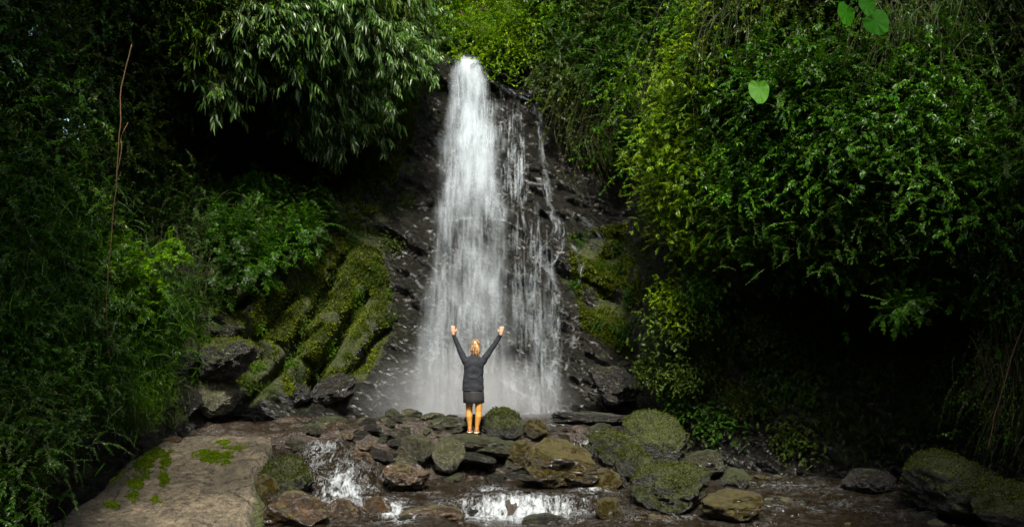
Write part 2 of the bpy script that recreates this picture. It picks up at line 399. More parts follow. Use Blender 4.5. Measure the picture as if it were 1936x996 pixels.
V = np.stack([(PX - 968) / F * DEP, DEP, CZ + (560 - PY) / F * DEP], -1).reshape(-1, 3)
moss = np.zeros_like(DEP)
def mblob(x, y, rx, ry, a):
    global moss
    moss = np.maximum(moss, a * np.exp(-((PX - x) / rx) ** 2 - ((PY - y) / ry) ** 2))
for b_ in ((520, 610, 200, 160, 1.35), (640, 600, 100, 150, 1.05), (640, 460, 110, 110, 1.0), (740, 250, 60, 140, .85), (300, 700, 160, 160, .75), (640, 450, 90, 120, .5), (740, 200, 70, 120, .6),
           (1140, 500, 70, 60, 1.05), (1170, 590, 60, 60, .95), (1120, 460, 60, 40, .5), (1260, 620, 60, 200, .8), (1300, 300, 150, 250, .8),
           (100, 600, 200, 400, .8), (1700, 300, 300, 300, .6), (900, 20, 200, 60, .8), (1400, 600, 120, 90, .35), (1150, 680, 60, 40, .4)):
    mblob(*b_)
keep = np.ones((len(GY) - 1, len(GX) - 1), bool)
for hx, hy, hr in ((132, 238, 26), (68, 58, 15), (20, 105, 12), (120, 30, 8)):
    keep &= ~(((PX[:-1, :-1] - hx) / hr) ** 2 + ((PY[:-1, :-1] - hy) / hr) ** 2 < 1)
cl = obj('cliff', mesh_np('cliff', V, grid_faces(len(GY), len(GX), keep), True, {'moss': moss}), M['cliff'])
tag(cl, 'dark wet layered rock face of the gorge behind the waterfall', 'cliff', kind='structure')
# unseen gorge wall added behind the camera to block flattening skylight
def bank(name, pts, label):
    n = 60; zs = np.linspace(-2, 16, 24)
    t_ = np.linspace(0, len(pts) - 1, n)
    xs = np.interp(t_, range(len(pts)), [p[0] for p in pts]); ys = np.interp(t_, range(len(pts)), [p[1] for p in pts])
    G = []
    for z in zs:
        k = 1 + 0.0 * z
        nx = fbm(xs * .3, ys * .3, z * .3 + 0 * xs, 3, 5)
        G.append(np.stack([xs * (1 + 0.02 * z) + nx * 0.6, ys + nx * 0.4, z + 0 * xs], -1))
    me = mesh_np(name, np.array(G).reshape(-1, 3), grid_faces(len(zs), n), True, {'moss': np.full(len(zs) * n, .8)})
    o = obj(name, me, M['cliff']); tag(o, label, 'cliff', kind='structure'); return o
bank('unseen_gorge_wall', [(-8.4, 10.2), (-9.4, 7), (-10, 0), (-7, -8), (0, -12), (7, -8), (10, 0), (10, 7), (9.2, 11)], 'unseen mossy gorge wall added behind the viewer to block skylight')

# ------------------------------------------------------------------ water levels and bed
QX = [-500, 300, 560, 640, 800, 1200, 1300, 1400, 2400]
YA = [18.0, 18.0, 17.6, 17.5, 18.1, 18.9, 20.0, 21.0, 21.0]
YB = [15.0, 15.0, 15.0, 15.2, 16.95, 17.3, 18.2, 19.6, 19.6]
def water_z(X, Y):
    q = 968 + X / Y * F
    ya = np.interp(q, QX, YA); yb = np.interp(q, QX, YB)
    w_ = -0.08 - 0.66 * sstep(ya, yb, Y)
    st = sstep(830, 880, q) * (1 - sstep(1120, 1200, q))
    w_ = w_ - 0.2 * sstep(15.75, 15.25, Y) * st - (1 - st) * 0.16 * sstep(17, 13.5, Y) 
    return w_
def bed_z(X, Y):
    q = 968 + X / Y * F
    w_ = water_z(X, Y)
    n = fbm(X * 1.6, Y * 1.6, 0 * X, 4, 31)
    b = w_ - 0.10 + 0.07 * n
    b = b + 0.17 * sstep(660, 500, q) * sstep(16.6, 17.6, Y)
    heap = np.exp(-((q - 800) / 150.0) ** 2 - ((Y - 18.1) / 0.75) ** 2)
    b = b + 0.26 * heap + 0.14 * np.exp(-((q - 700) / 170.0) ** 2 - ((Y - 17.9) / 0.8) ** 2) + 0.10 * np.exp(-((q - 1120) / 90.0) ** 2 - ((Y - 18.6) / 0.5) ** 2)
    b = b - 0.35 * sstep(540, 470, q) * sstep(17.0, 16.2, Y)
    return b
xs = np.concatenate([[-80, -50, -30, -20, -14, -11], np.arange(-9.5, 9.51, 0.06), [11, 14, 20, 30, 50, 80]])
ys = np.concatenate([[-60, -30, -15, -5, 0, 4, 7, 9.5], np.arange(11.5, 22.5, 0.06), [24, 27, 32, 45, 80, 120]])
XX, YY = np.meshgrid(xs, ys)
yy = np.clip(YY, 11.5, 22.4)
BZ = bed_z(XX * np.minimum(1, yy / np.maximum(yy, 1)), yy)
rid = 1 - np.abs(fbm(XX * 2.2, YY * 4, 0 * XX, 4, 41))
BZ = BZ + 0.05 * rid + 0.02 * fbm(XX * 9, YY * 9, 0 * XX, 2, 43)
qq = 968 + XX / np.maximum(YY, 5) * F
gm = 0.5 * sstep(1250, 1400, qq) + 0.25 * sstep(500, 350, qq)
gr = obj('ground', mesh_np('ground', np.stack([XX, YY, BZ], -1).reshape(-1, 3), grid_faces(len(ys), len(xs)), True, {'moss': gm}), M['ground'])
tag(gr, 'wet brown stony bed of the stream and its banks', 'ground', kind='structure')

xs = np.arange(-9.5, 9.51, 0.035); ys = np.arange(12.6, 21.9, 0.035)
XX, YY = np.meshgrid(xs, ys)
WZ = water_z(XX, YY)
q = 968 + XX / YY * F
dz = np.abs(np.gradient(WZ, 0.035, axis=0))
rough_ = np.clip(dz * 2.2, 0, 1)
n = fbm(XX * 3.5, YY * 2.0, 0 * XX, 4, 61)
n2 = fbm(XX * 10, YY * 5, 0 * XX, 3, 67)
WZ = WZ + 0.018 * n + (0.06 * n + 0.03 * n2) * rough_ + 0.014 * n2
def blob(px, py, z, rx, ry, a):
    Yb_ = (CZ - z) * F / (py - 560); Xb = (px - 968) / F * Yb_
    return a * np.exp(-((XX - Xb) / rx) ** 2 - ((YY - Yb_) / ry) ** 2)
foam = 0.10 + 0.10 * np.clip(fbm(XX * .9, YY * .9, 0 * XX, 2, 88) + .2, 0, 1)
for b_ in ((650, 900, -.45, .5, .9, .95), (610, 850, -.2, .3, .7, .8), (740, 965, -.85, .25, .6, 1.2), (700, 925, -.6, .35, .5, .95), (975, 970, -.93, 1.1, .6, 1.3), (765, 990, -.98, .25, .5, 1.1), (1120, 930, -.8, .4, .5, .8), (925, 930, -.8, .3, .35, .8), (1110, 880, -.7, .25, .6, .7),
           (1060, 825, -.3, .35, .2, .7), (1040, 960, -.9, .4, .5, .6), (1480, 915, -.74, 1.3, .4, .4), (1500, 950, -.76, 1.2, .3, .35), (1330, 860, -.6, .3, .5, .55), (1220, 985, -.9, .5, .3, .4),
           (860, 785, -.08, 1.4, .5, .6), (900, 778, -.08, 1.9, .35, 1.3), (1300, 975, -.85, 1.0, .3, .35), (800, 930, -.75, .4, .3, .35), (585, 800, -.05, .2, .3, .4)):
    foam = np.maximum(foam, blob(*b_))
foam = np.clip(foam, 0, 1.2)
stt = obj('stream', mesh_np('stream', np.stack([XX, YY, WZ], -1).reshape(-1, 3), grid_faces(len(ys), len(xs)), True, {'foam': foam}), M['stream'])
tag(stt, 'shallow stream spilling over stones with white foam', 'water', kind='structure')

# ------------------------------------------------------------------ waterfall
fall_root = empty('waterfall', P(905, 780, 21.4))
tag(fall_root, 'tall white waterfall dropping down the dark rock face behind the woman', 'waterfall')
FY = [100, 118, 150, 200, 250, 350, 420, 500, 600, 700, 785]
FL = [862, 862, 853, 842, 834, 824, 815, 806, 798, 785, 752]
FR = [905, 912, 926, 938, 948, 962, 965, 968, 974, 990, 1010]
def sheet(name, ytop, ybot, lx, rx, off, mat, seed, parent, fade_top=0.0, edge=0.16, nu=60, step=4, wob=0.05, bulge=0.0, fade_bot=0.0, amp=1.0):
    py = np.arange(ytop, ybot + 1, step, dtype=float)
    s = np.linspace(0, 1, nu)
    L = np.interp(py, FY, lx) if lx is FL else np.interp(py, *lx)
    R = np.interp(py, FY, rx) if rx is FR else np.interp(py, *rx)
    L = L + 9 * fbm(py * .022, 0 * py, 0 * py + seed, 3, 61); R = R + 10 * fbm(py * .022, 0 * py, 0 * py + seed, 3, 71)
    QQ = L[:, None] + (R - L)[:, None] * s[None, :]
    QY = np.repeat(py[:, None], nu, 1)
    base = SM_cliff(QQ, QY)
    Yd = base - off - bulge * np.sin(pi * s)[None, :] + wob * fbm(QQ * 0.06, QY * 0.012, 0 * QQ + seed, 3, seed)
    Xw = (QQ - 968) / F * Yd; Zw = CZ + (560 - QY) / F * Yd
    if off > 0.02:
        Zw = np.maximum(Zw, -0.12)
    e = np.minimum(s, 1 - s)[None, :]
    ed = sstep(0, edge, e + 0.05 * vnoise(QQ * 0 + QY * 0.03, s[None, :] * 3 + 0 * QQ, 0, seed + 3)) * np.ones_like(QQ)
    fa = ed * amp
    fa = fa * np.interp(QY, [100, 280, 420, 480, 640, 740, 785], [1.25, 1.15, .85, .66, .56, .62, .9])
    if fade_top: fa = fa * sstep(0, fade_top, QY - ytop)
    if fade_bot: fa = fa * sstep(0, fade_bot, ybot - QY)
    uv = np.stack([Xw, Zw], -1).reshape(-1, 2)
    me = mesh_np(name, np.stack([Xw, Yd, Zw], -1).reshape(-1, 3), grid_faces(len(py), nu), True, {'fade': fa}, uv)
    o = obj(name, me, mat)
    o.parent = parent; o.matrix_parent_inverse = Matrix.Translation(-Vector(parent.location))
    return o
SMD = blur(blur(DEP, 5), 5)
MIND = SMD.copy()
for k in range(-6, 7, 2):
    MIND = np.minimum(MIND, np.roll(DEP, k, axis=1)); MIND = np.minimum(MIND, np.roll(DEP, k, axis=0))
MIND = blur(MIND, 6)
def SM_cliff(px, py):
    global DEP
    keep_ = DEP; DEP = MIND
    r = cliffY(px, py); DEP = keep_
    return r
wm = [fall_mat('fall_water_%d' % k, k * 2.3 + 1, d, su, sv, soft=sf) for k, (d, su, sv, sf) in
      enumerate([(0.20, 5, 0.5, 0.8), (0.08, 10, 0.8, 0.6), (0.02, 17, 1.3, 0.5), (0.02, 30, 1.6, 0.4)])]
sheet('water_sheet', 100, 788, FL, FR, 0.06, wm[0], 1, fall_root, fade_top=8, edge=.22)
sheet('water_sheet', 104, 788, FL, FR, 0.16, wm[1], 2, fall_root, fade_top=14, bulge=.1, edge=.22)
sheet('water_sheet', 112, 788, FL, FR, 0.26, wm[2], 3, fall_root, fade_top=20, bulge=.16, edge=.3)
# bright upper core
sheet('falling_core', 106, 470, ([100, 130, 200, 300, 480], [866, 864, 856, 850, 840]), ([100, 130, 200, 300, 480], [902, 914, 928, 940, 955]), 0.2, fall_mat('core_water', 9, .42, 4.5, .5, soft=.6), 5, fall_root, fade_top=10, fade_bot=200, bulge=.12, edge=.4)
sheet('falling_core', 520, 788, ([520, 788], [790, 765]), ([520, 788], [850, 870]), 0.3, fall_mat('core_water_low', 12, .2, 6, .6, soft=.7), 6, fall_root, fade_top=120, bulge=.1, edge=.45)
# thin veil on the right
sheet('thin_veil', 150, 780, ([150, 300, 500, 780], [925, 945, 950, 960]), ([150, 300, 440, 600, 780], [985, 1000, 1040, 1062, 1066]), 0.05, fall_mat('veil_water', 15, -0.02, 20, 1.6, soft=.45), 8, fall_root, fade_top=60, edge=.15)
sheet('thin_veil', 470, 782, ([470, 600, 780], [955, 962, 975]), ([470, 600, 780], [1040, 1064, 1070]), 0.10, fall_mat('veil_water_low', 18, 0.12, 13, .9, soft=.6), 9, fall_root, fade_top=140, edge=.3)

def strand(pts, wpx, dens, seed, parent, off=0.07, name='water_strand', jitter=2.0, soft=.3):
    pts = np.array(pts, float)
    t_ = np.concatenate([[0], np.cumsum(np.hypot(*np.diff(pts, axis=0).T))])
    m = int(t_[-1] / 4) + 2; tt = np.linspace(0, t_[-1], m)
    cx = np.interp(tt, t_, pts[:, 0]) + jitter * fbm(tt * 0.06, 0 * tt, 0 * tt, 3, seed); cy = np.interp(tt, t_, pts[:, 1])
    dx, dy = np.gradient(cx), np.gradient(cy); L = np.hypot(dx, dy); nx, ny = dy / L, -dx / L
    wv = 1.5 * wpx * (1 + 0.35 * vnoise(tt * 0.05, 0 * tt, 0 * tt, seed + 5)) * np.interp(tt, [0, 15, t_[-1] - 15, t_[-1]], [.4, 1, 1, .5])
    s = np.linspace(-1, 1, 9)
    QQ = cx[:, None] + nx[:, None] * wv[:, None] * s; QY = cy[:, None] + ny[:, None] * wv[:, None] * s
    Yd = SM_cliff(QQ, QY) - off - 0.03 * (1 - s ** 2)[None, :]
    V_ = np.stack([(QQ - 968) / F * Yd, Yd, CZ + (560 - QY) / F * Yd], -1).reshape(-1, 3)
    V_[:, 2] = np.maximum(V_[:, 2], -0.12)
    fa = .8 * sstep(1.0, 0.1, np.abs(s))[None, :] * np.ones_like(QQ) * sstep(0, 20, tt)[:, None]
    uv = np.stack([(s[None, :] * wv[:, None]) * 0.012 + seed, np.repeat(-tt[:, None] * 0.012, 9, 1)], -1).reshape(-1, 2)
    me = mesh_np(name, V_, grid_faces(m, 9), True, {'fade': fa}, uv)
    o = obj(name, me, SMAT[seed % 2] if dens else SMAT[0])
    o.parent = parent; o.matrix_parent_inverse = Matrix.Translation(-Vector(parent.location))
SMAT = [fall_mat('strand_water', 21, 0.03, 30, 3.2, soft=.4), fall_mat('strand_water_thin', 25, 0.0, 44, 4.2, soft=.4)]
st_root = empty('side_cascade', P(1030, 700, 21.6))
tag(st_root, 'thin broken rivulets trickling down the rock right of the main fall', 'waterfall')
strand([(1012, 185), (1022, 240), (1024, 300), (1030, 350), (1042, 400), (1052, 430), (1040, 455), (1022, 475), (1012, 500)], 6, 1, 2, st_root)
strand([(1026, 190), (1020, 250), (1032, 330), (1036, 400)], 4, 1, 4, st_root)
strand([(1040, 400), (1062, 425), (1060, 470), (1040, 505), (1052, 545), (1062, 575), (1050, 620), (1052, 680), (1040, 720), (1050, 770)], 6, 1, 6, st_root)
strand([(1036, 505), (1050, 540), (1046, 600), (1030, 650), (1018, 700), (1012, 740)], 7, 1, 8, st_root)
strand([(1010, 480), (1004, 560), (1010, 640), (1018, 690)], 8, 1, 10, st_root)
strand([(978, 180), (980, 240), (984, 300), (980, 360), (990, 410), (992, 440)], 3, 1, 3, st_root)
strand([(950, 300), (975, 335), (1000, 345), (1030, 350)], 3, 1, 5, st_root)
strand([(1055, 440), (1085, 470), (1100, 500), (1095, 540)], 5, 1, 7, st_root)
strand([(1070, 400), (1100, 415), (1130, 440), (1160, 470)], 4, 1, 9, st_root)
strand([(1050, 575), (1075, 600), (1085, 640), (1070, 700)], 4, 1, 11, st_root)
strand([(930, 712), (958, 727), (975, 740), (1000, 748), (1018, 762), (1045, 776)], 4, 1, 14, st_root, off=.32, jitter=4)
strand([(950, 705), (985, 722), (1010, 738)], 3, 1, 15, st_root, off=.32, jitter=.5)
strand([(1040, 690), (1046, 730), (1050, 772)], 5, 1, 16, st_root)
strand([(925, 150), (950, 165), (975, 178), (1000, 190)], 4, 1, 17, st_root)
strand([(915, 128), (940, 135), (965, 150), (1000, 160), (1030, 175)], 3, 1, 19, st_root)
strand([(768, 515), (785, 530), (802, 548)], 3, 1, 20, st_root, jitter=.5)
strand([(812, 422), (850, 415), (900, 413), (958, 417)], 3, 1, 31, fall_root, off=.36, jitter=1.0)
# trickle over the mossy mound on the left
tr_root = empty('rock_trickle', P(330, 700, 18))
tag(tr_root, 'small white trickle dripping off a mossy lump at the left bank', 'trickle')
strand([(308, 638), (325, 636), (345, 640)], 4, 1, 22, tr_root, jitter=.5)
strand([(322, 640), (316, 668), (305, 700), (302, 725)], 3, 1, 24, tr_root)
strand([(332, 642), (330, 675), (322, 705), (318, 740)], 3, 1, 26, tr_root)
strand([(338, 520), (337, 540), (340, 560)], 4, 1, 28, tr_root)
strand([(372, 590), (395, 602), (420, 615), (450, 608)], 3, 1, 30, tr_root, jitter=.5)

# mist at the foot of the fall
def mist(loc, scale, dens):
    bm = bmesh.new(); bmesh.ops.create_icosphere(bm, subdivisions=4, radius=1)
    me = bpy.data.meshes.new('mist'); bm.to_mesh(me); bm.free()
    t = NT('mist'); tc = t.n('ShaderNodeTexCoord').outputs['Object']
    ln = t.n('ShaderNodeVectorMath', {0: tc}, operation='LENGTH').outputs['Value']
    fall = t.math('POWER', t.math('SUBTRACT', 1.0, ln, clamp=True), 1.3)
    nz = t.ramp(t.noise(tc, 2.4, 3), [(0.3, 0.3), (0.7, 1.0)])
    d = t.math('MULTIPLY', t.math('MULTIPLY', fall, nz), dens)
    v = t.n('ShaderNodeVolumePrincipled', {'Color': (0.93, 0.96, 1, 1), 'Density': d, 'Anisotropy': 0.1})
    t.t.links.new(v.outputs[0], t.out.inputs['Volume'])
    o = obj('mist', me, t.m); o.location = loc; o.scale = scale
    tag(o, 'white spray hanging over the foot of the waterfall', 'mist', kind='stuff')
mist(P(880, 775, 20.7), (2.5, 1.0, 1.5), 2.2)
mist(P(885, 600, 21.2), (1.3, .5, 2.6), .25)

# ------------------------------------------------------------------ slab at lower left
def build_slab():
    t_ = np.linspace(0, 1, 300); s = np.linspace(-0.06, 1.06, 240)
    Yt = 12.0 + 5.6 * t_
    # left and right edge in world X along Y (from the photo outline)
    Lx = np.interp(Yt, [12.0, 13.2, 14.2, 15.4, 16.4, 17.0, 17.6], [-6.7, -6.35, -6.25, -6.15, -6.35, -6.1, -5.5])
    Rx = np.interp(Yt, [12.0, 13.2, 14.4, 15.6, 16.6, 17.0, 17.6], [-3.25, -3.5, -3.7, -3.85, -3.9, -3.95, -4.2])
    Zc = np.interp(Yt, [12.0, 13.2, 14.4, 15.6, 16.6, 17.6], [-.86, -.66, -.47, -.29, -.12, -.02])
    X_ = Lx[:, None] + (Rx - Lx)[:, None] * s[None, :]
    Y_ = np.repeat(Yt[:, None], len(s), 1)
    X_ = X_ + 0.08 * fbm(Y_ * 1.2, X_ * 0, 0 * X_, 4, 5) * np.abs(2 * s - 1)[None, :]
    e = np.clip(np.minimum(s, 1 - s), -0.06, 1)[None, :] * (Rx - Lx)[:, None]
    Z_ = Zc[:, None] + 0.05 * np.sin(pi * np.clip(s, 0, 1))[None, :] + 0.025 * fbm(X_ * 1.1, Y_ * 1.1, 0 * X_, 4, 8) + 0.016 * fbm(X_ * 6, Y_ * 6, 0 * X_, 3, 9) + (0.008 + 0.006 * sstep(-5.2, -4.2, X_)) * fbm(X_ * 24, Y_ * 20, 0 * X_, 3, 19, .7)
    Z_ = Z_ - 0.9 * np.clip(1 - (e + 0.02) / 0.28, 0, 1.6) ** 3 * (0.6 + 0.5 * vnoise(X_ * 3, Y_ * 3, 0 * X_, 4))
    far = np.clip((t_ - 0.93) / 0.07, 0, 1)[:, None]
    Z_ = Z_ - 0.25 * far ** 2
    mo = 0.75 * sstep(0.3, 0.0, e) * (X_ < -5) * sstep(12.8, 14.5, Y_) + 0.55 * sstep(0.25, 0, e) * (X_ > -4.8)
    me = mesh_np('slab', np.stack([X_, Y_, Z_], -1).reshape(-1, 3), grid_faces(300, 240)[:, ::-1], True, {'moss': mo})
    o = obj('rock_slab', me, M['slab'])
    tag(o, 'broad tan gritty slab sloping to the stream at the lower left', 'slab', kind='structure')
    return X_, Y_, Z_
SLX, SLY, SLZ = build_slab()

# ------------------------------------------------------------------ rocks
def rock_mesh(name, seed, sub=4, cuts=9, flat=1.0, rough=0.1, rnd=0.5):
    r = np.random.default_rng(seed)
    bm = bmesh.new(); bmesh.ops.create_icosphere(bm, subdivisions=sub, radius=1)
    co = np.array([v.co[:] for v in bm.verts])
    for _ in range(cuts):
        nrm = r.normal(size=3); nrm[2] *= 0.8; nrm /= np.linalg.norm(nrm)
        d = r.uniform(0.55, 0.88) + 0.12 * rnd
        ex = co @ nrm - d
        co = co - np.outer(np.clip(ex, 0, None) * (1 - 0.25 * rnd), nrm)
    n_ = co / np.linalg.norm(co, axis=1)[:, None]
    d = fbm(co[:, 0] * 1.3 + seed, co[:, 1] * 1.3, co[:, 2] * 1.3, 3, seed % 97) * rough * 1.5 + fbm(co[:, 0] * 5 + seed, co[:, 1] * 5, co[:, 2] * 7, 4, seed % 89, .6) * rough * .5
    co = co + n_ * d[:, None]
    mx = np.abs(co).max(0); co = co / mx
    for v, c in zip(bm.verts, co): v.co = c
    me = bpy.data.meshes.new(name); bm.to_mesh(me); bm.free()
    me.polygons.foreach_set('use_smooth', [True] * len(me.polygons))
    return me

def bigrock(px, py, hw, hh, Y, mat, label, deep=None, rot=0, cuts=9, rnd=0.5, rough=0.10, seed=None, tilt=0, name='boulder', cat='boulder'):
    """px,py = centre in the photo, hw,hh = half sizes in photo px, at distance Y"""
    seed = seed or int(px * 7 + py)
    me = rock_mesh(name, seed, 5 if hw > 38 else 4, cuts, rough=rough, rnd=rnd)
    me.materials.append(M[mat])
    o = obj(name, me); c = P(px, py, Y)
    sx = hw / F * Y; sz = hh / F * Y
    if label.find('bank') > 0 or 'rib' in label or 'cleft' in label or 'bush' in label: c = P(px, py, Y + .25)
    o.location = c; o.scale = (sx, deep or (sx * 0.8), sz); o.rotation_euler = (0, radians(tilt), radians(rot))
    tag(o, label, cat)
    if mat == 'rock_moss' and hw >= 34: BIG.append((o, hw))
    return o
BIG = []
B = bigrock
def yz(py, z): return (CZ - z) * F / (py - 560)
B(848, 860, 33, 36, 17.15, 'rock_pale', 'pale rounded grey-green boulder standing below the woman', rnd=.9, cuts=6)
B(788, 856, 38, 33, 17.3, 'rock_grey', 'squat moss-spotted boulder left of the pale rounded one', rnd=.7)
B(952, 805, 36, 34, 17.9, 'rock_moss', 'domed wet boulder just right of the woman', rnd=.7, cuts=6)
B(1012, 812, 24, 22, 18.1, 'rock_olive', 'small yellow-brown block beside the little spill', rnd=.5)
B(985, 858, 30, 28, 17.3, 'rock_olive', 'round brown-olive stone between the flat slates and the big olive boulder', rnd=.9, cuts=5)
B(1060, 876, 74, 50, 16.6, 'rock_olive', 'largest olive-yellow algae-covered boulder in mid stream', rnd=.5, deep=.6)
B(1150, 848, 44, 38, 17.8, 'rock_moss', 'mossy boulder directly right of the big olive one', rnd=.6)
B(1240, 838, 82, 60, 18.3, 'rock_moss', 'largest green mossy boulder at the foot of the right wall', rnd=.5, tilt=14, deep=.9)
B(1198, 876, 38, 34, 16.9, 'rock_moss', 'round mossy stone leaning on the largest mossy boulder', rnd=.95, cuts=5)
B(1268, 922, 78, 46, 15.4, 'rock_moss', 'low wide mossy boulder in the water right of centre', rnd=.6, deep=.6)
B(1392, 906, 30, 22, 16.5, 'rock_moss', 'small block-shaped mossy stone at the edge of the dark pool', rnd=.3)
B(1335, 878, 42, 30, 17.2, 'rock_grey', 'wet half-mossy stone behind the low wide boulder', rnd=.4)
B(768, 900, 48, 30, 16.3, 'rock_brown', 'brown wet rock in front of the stone heap', rnd=.3)
B(673, 882, 30, 20, 17.0, 'rock_dark', 'dark wet rock beside the left cascade', rnd=.3)
B(902, 864, 38, 12, 17.2, 'rock_dark', 'near-black flat slate leaning right of the pale boulder', rnd=.2, tilt=8, deep=.3)
B(898, 833, 62, 15, 17.55, 'rock_grey', 'flat ledge stone under the feet of the woman', rnd=.3, deep=.42, rough=.05)
B(945, 848, 52, 15, 17.45, 'rock_grey', 'flat grey-green slate right of the stone the woman stands on', rnd=.3, deep=.4)
B(720, 868, 42, 15, 17.3, 'rock_grey', 'long low stone at the left foot of the heap', rnd=.3)
B(845, 803, 46, 18, 18.0, 'rock_grey', 'broad stone left of the woman at the top of the heap', rnd=.4)
B(770, 800, 44, 15, 18.2, 'rock_grey', 'flat stone on the far left crest of the heap', rnd=.4)
B(1120, 791, 90, 14, 19.3, 'rock_dark', 'brown wet ledge holding back the pool right of the woman', rnd=.3, deep=.5)
B(1152, 965, 28, 28, 14.9, 'rock_olive', 'yellow stone half under water near the bottom edge', rnd=.5)
B(1385, 952, 66, 28, 14.7, 'rock_olive', 'low olive stone awash in front of the dark pool', rnd=.6, deep=.5)
B(1785, 915, 94, 60, 15.0, 'rock_moss', 'large dark mossy boulder under the right wall', rnd=.7, deep=1.0)
B(1900, 962, 68, 56, 13.8, 'rock_moss', 'dark boulder cut by the lower right corner', rnd=.6)
B(1640, 905, 52, 30, 16.2, 'rock_dark', 'dark glinting rock left of the large dark mossy boulder', rnd=.4)
B(648, 975, 42, 34, 14.9, 'rock_brown', 'orange-brown wet rock at the bottom left of the cascade', rnd=.5)
B(712, 970, 30, 34, 15.1, 'rock_brown', 'brown rock parting the left cascade near the bottom edge', rnd=.4)
B(542, 905, 52, 44, 15.6, 'rock_moss', 'moss-topped block at the right edge of the tan slab', rnd=.15, cuts=12, tilt=6)
B(552, 968, 72, 40, 14.5, 'rock_brown', 'layered brown rock below the moss-topped block', rnd=.2, cuts=12)
B(500, 940, 30, 46, 14.9, 'rock_olive', 'upright yellowish rock rib against the slab edge', rnd=.2, cuts=12)
B(1030, 986, 46, 14, 14.9, 'rock_dark', 'dark stone under the white foam at bottom centre', rnd=.5)
B(1215, 988, 60, 16, 14.8, 'rock_brown', 'flat brown stone at the bottom edge right of centre', rnd=.4)
B(820, 978, 70, 22, 15.0, 'rock_brown', 'broad submerged brown stone left of the foam', rnd=.5)
B(1010, 905, 40, 12, 16.5, 'rock_dark', 'low dark rock awash behind the foam', rnd=.4)
B(935, 790, 26, 10, 18.6, 'rock_dark', 'small dark rock behind the domed boulder', rnd=.4)
B(1470, 985, 60, 14, 14.9, 'rock_dark', 'dark rock breaking the water at the bottom right of centre', rnd=.4)
# left bank blocks
B(400, 745, 52, 48, 18.0, 'rock_pale', 'pale wet boulder at the foot of the left bank', rnd=.4, tilt=25)
B(430, 672, 66, 50, 18.0, 'rock_moss', 'rounded mossy boulder above the pale wet one', rnd=.1, cuts=14, rough=.16, deep=.5, tilt=-25)
B(410, 610, 56, 28, 18.6, 'rock_moss', 'mossy ledge with water running off it on the left bank', rnd=.4, tilt=10)
B(330, 690, 52, 58, 17.7, 'rock_moss', 'mossy lump the small trickle runs over', rnd=.7)
B(290, 790, 60, 40, 17.0, 'rock_moss', 'dark mossy foot of the bank behind the slab', rnd=.5)
B(340, 750, 44, 46, 17.7, 'rock_dark', 'dark wet rock left of the pale boulder', rnd=.4)
B(545, 745, 50, 26, 20.0, 'rock_dark', 'dark stone where the left bank meets the gravel', rnd=.4)
B(640, 735, 56, 30, 20.7, 'rock_dark', 'wet dark stone at the cliff foot left of the fall', rnd=.3, tilt=-20)
B(1160, 730, 60, 40, 20.6, 'rock_dark', 'dark slanting rock at the cliff foot right of the fall', rnd=.3, tilt=35)
B(325, 832, 20, 10, 16.9, 'rock_brown', 'flat brown stone lying on the far edge of the slab', rnd=.4)
B(270, 838, 26, 7, 16.8, 'rock_pale', 'thin pale stone by the moss on the far edge of the slab', rnd=.4)
B(590, 808, 30, 10, 18.2, 'rock_pale', 'pale flat stone on the wet gravel left of the heap', rnd=.4)
B(625, 797, 36, 11, 18.9, 'rock_grey', 'grey flat stone on the gravel below the left cliff', rnd=.4)

# small stones
small = []
for k in range(10):
    me = rock_mesh('stone', 900 + k, 4, 14, rough=.12, rnd=.12)
    small.append(me)
KM = ['rock_grey', 'rock_pale', 'rock_dark', 'rock_brown', 'rock_grey', 'rock_olive']
smalls = {}
for k, me in enumerate(small):
    for mm in set(KM):
        m2 = me.copy(); m2.materials.clear(); m2.materials.append(M[mm]); smalls[(k, mm)] = m2
def scatter(n, q0, q1, y0, y1, smin, smax, label, group, mats, flat=(.35, .7), lift=.3, on=None, seed=1):
    r = random.Random(seed)
    for _ in range(n):
        q_ = r.uniform(q0, q1); Y = r.uniform(y0, y1); X = (q_ - 968) / F * Y
        s = smin + (smax - smin) * r.random() ** 2.2
        z = float(bed_z(np.array([X]), np.array([Y]))[0]) if on is None else on(X, Y)
        o = bpy.data.objects.new('stone', smalls[(r.randrange(10), r.choice(mats))]); col.objects.link(o)
        f_ = r.uniform(*flat)
        o.scale = (s, s * r.uniform(.6, 1), s * f_); o.location = (X, Y, z + s * f_ * lift)
        o.rotation_euler = (r.uniform(-.3, .3), r.uniform(-.3, .3), r.uniform(0, 6.28))
        tag(o, label, 'stone', group)
scatter(70, 680, 965, 16.95, 18.6, .07, .27, 'grey-green stone packed in the heap below the woman', 'stones of the heap the woman stands on', ['rock_grey', 'rock_pale', 'rock_grey', 'rock_dark'], lift=.6, seed=3)
scatter(50, 540, 740, 16.7, 18.7, .05, .2, 'stone in the wet spread of stones left of the heap', 'stones left of the heap', ['rock_grey', 'rock_dark', 'rock_brown', 'rock_pale'], lift=.5, seed=4)
scatter(30, 380, 720, 17.8, 20.4, .05, .18, 'flat stone on the brown wet gravel below the left bank', 'flat stones on the gravel', ['rock_brown', 'rock_grey', 'rock_dark', 'rock_brown'], flat=(.2, .4), lift=.5, seed=5)
scatter(20, 960, 1210, 16.9, 18.9, .07, .22, 'wet stone wedged between the olive and mossy boulders', 'stones between the right-hand boulders', ['rock_olive', 'rock_dark', 'rock_brown'], lift=.7, seed=6)
scatter(14, 1250, 1450, 16.0, 18.5, .08, .22, 'dark mossy stone awash beside the low wide boulder', 'stones awash right of centre', ['rock_dark', 'rock_olive'], lift=.7, seed=7)
scatter(16, 560, 1250, 14.6, 16.8, .07, .2, 'dark stone lying under the running water near the bottom edge', 'stones under the running water', ['rock_dark', 'rock_brown'], lift=.7, seed=8)
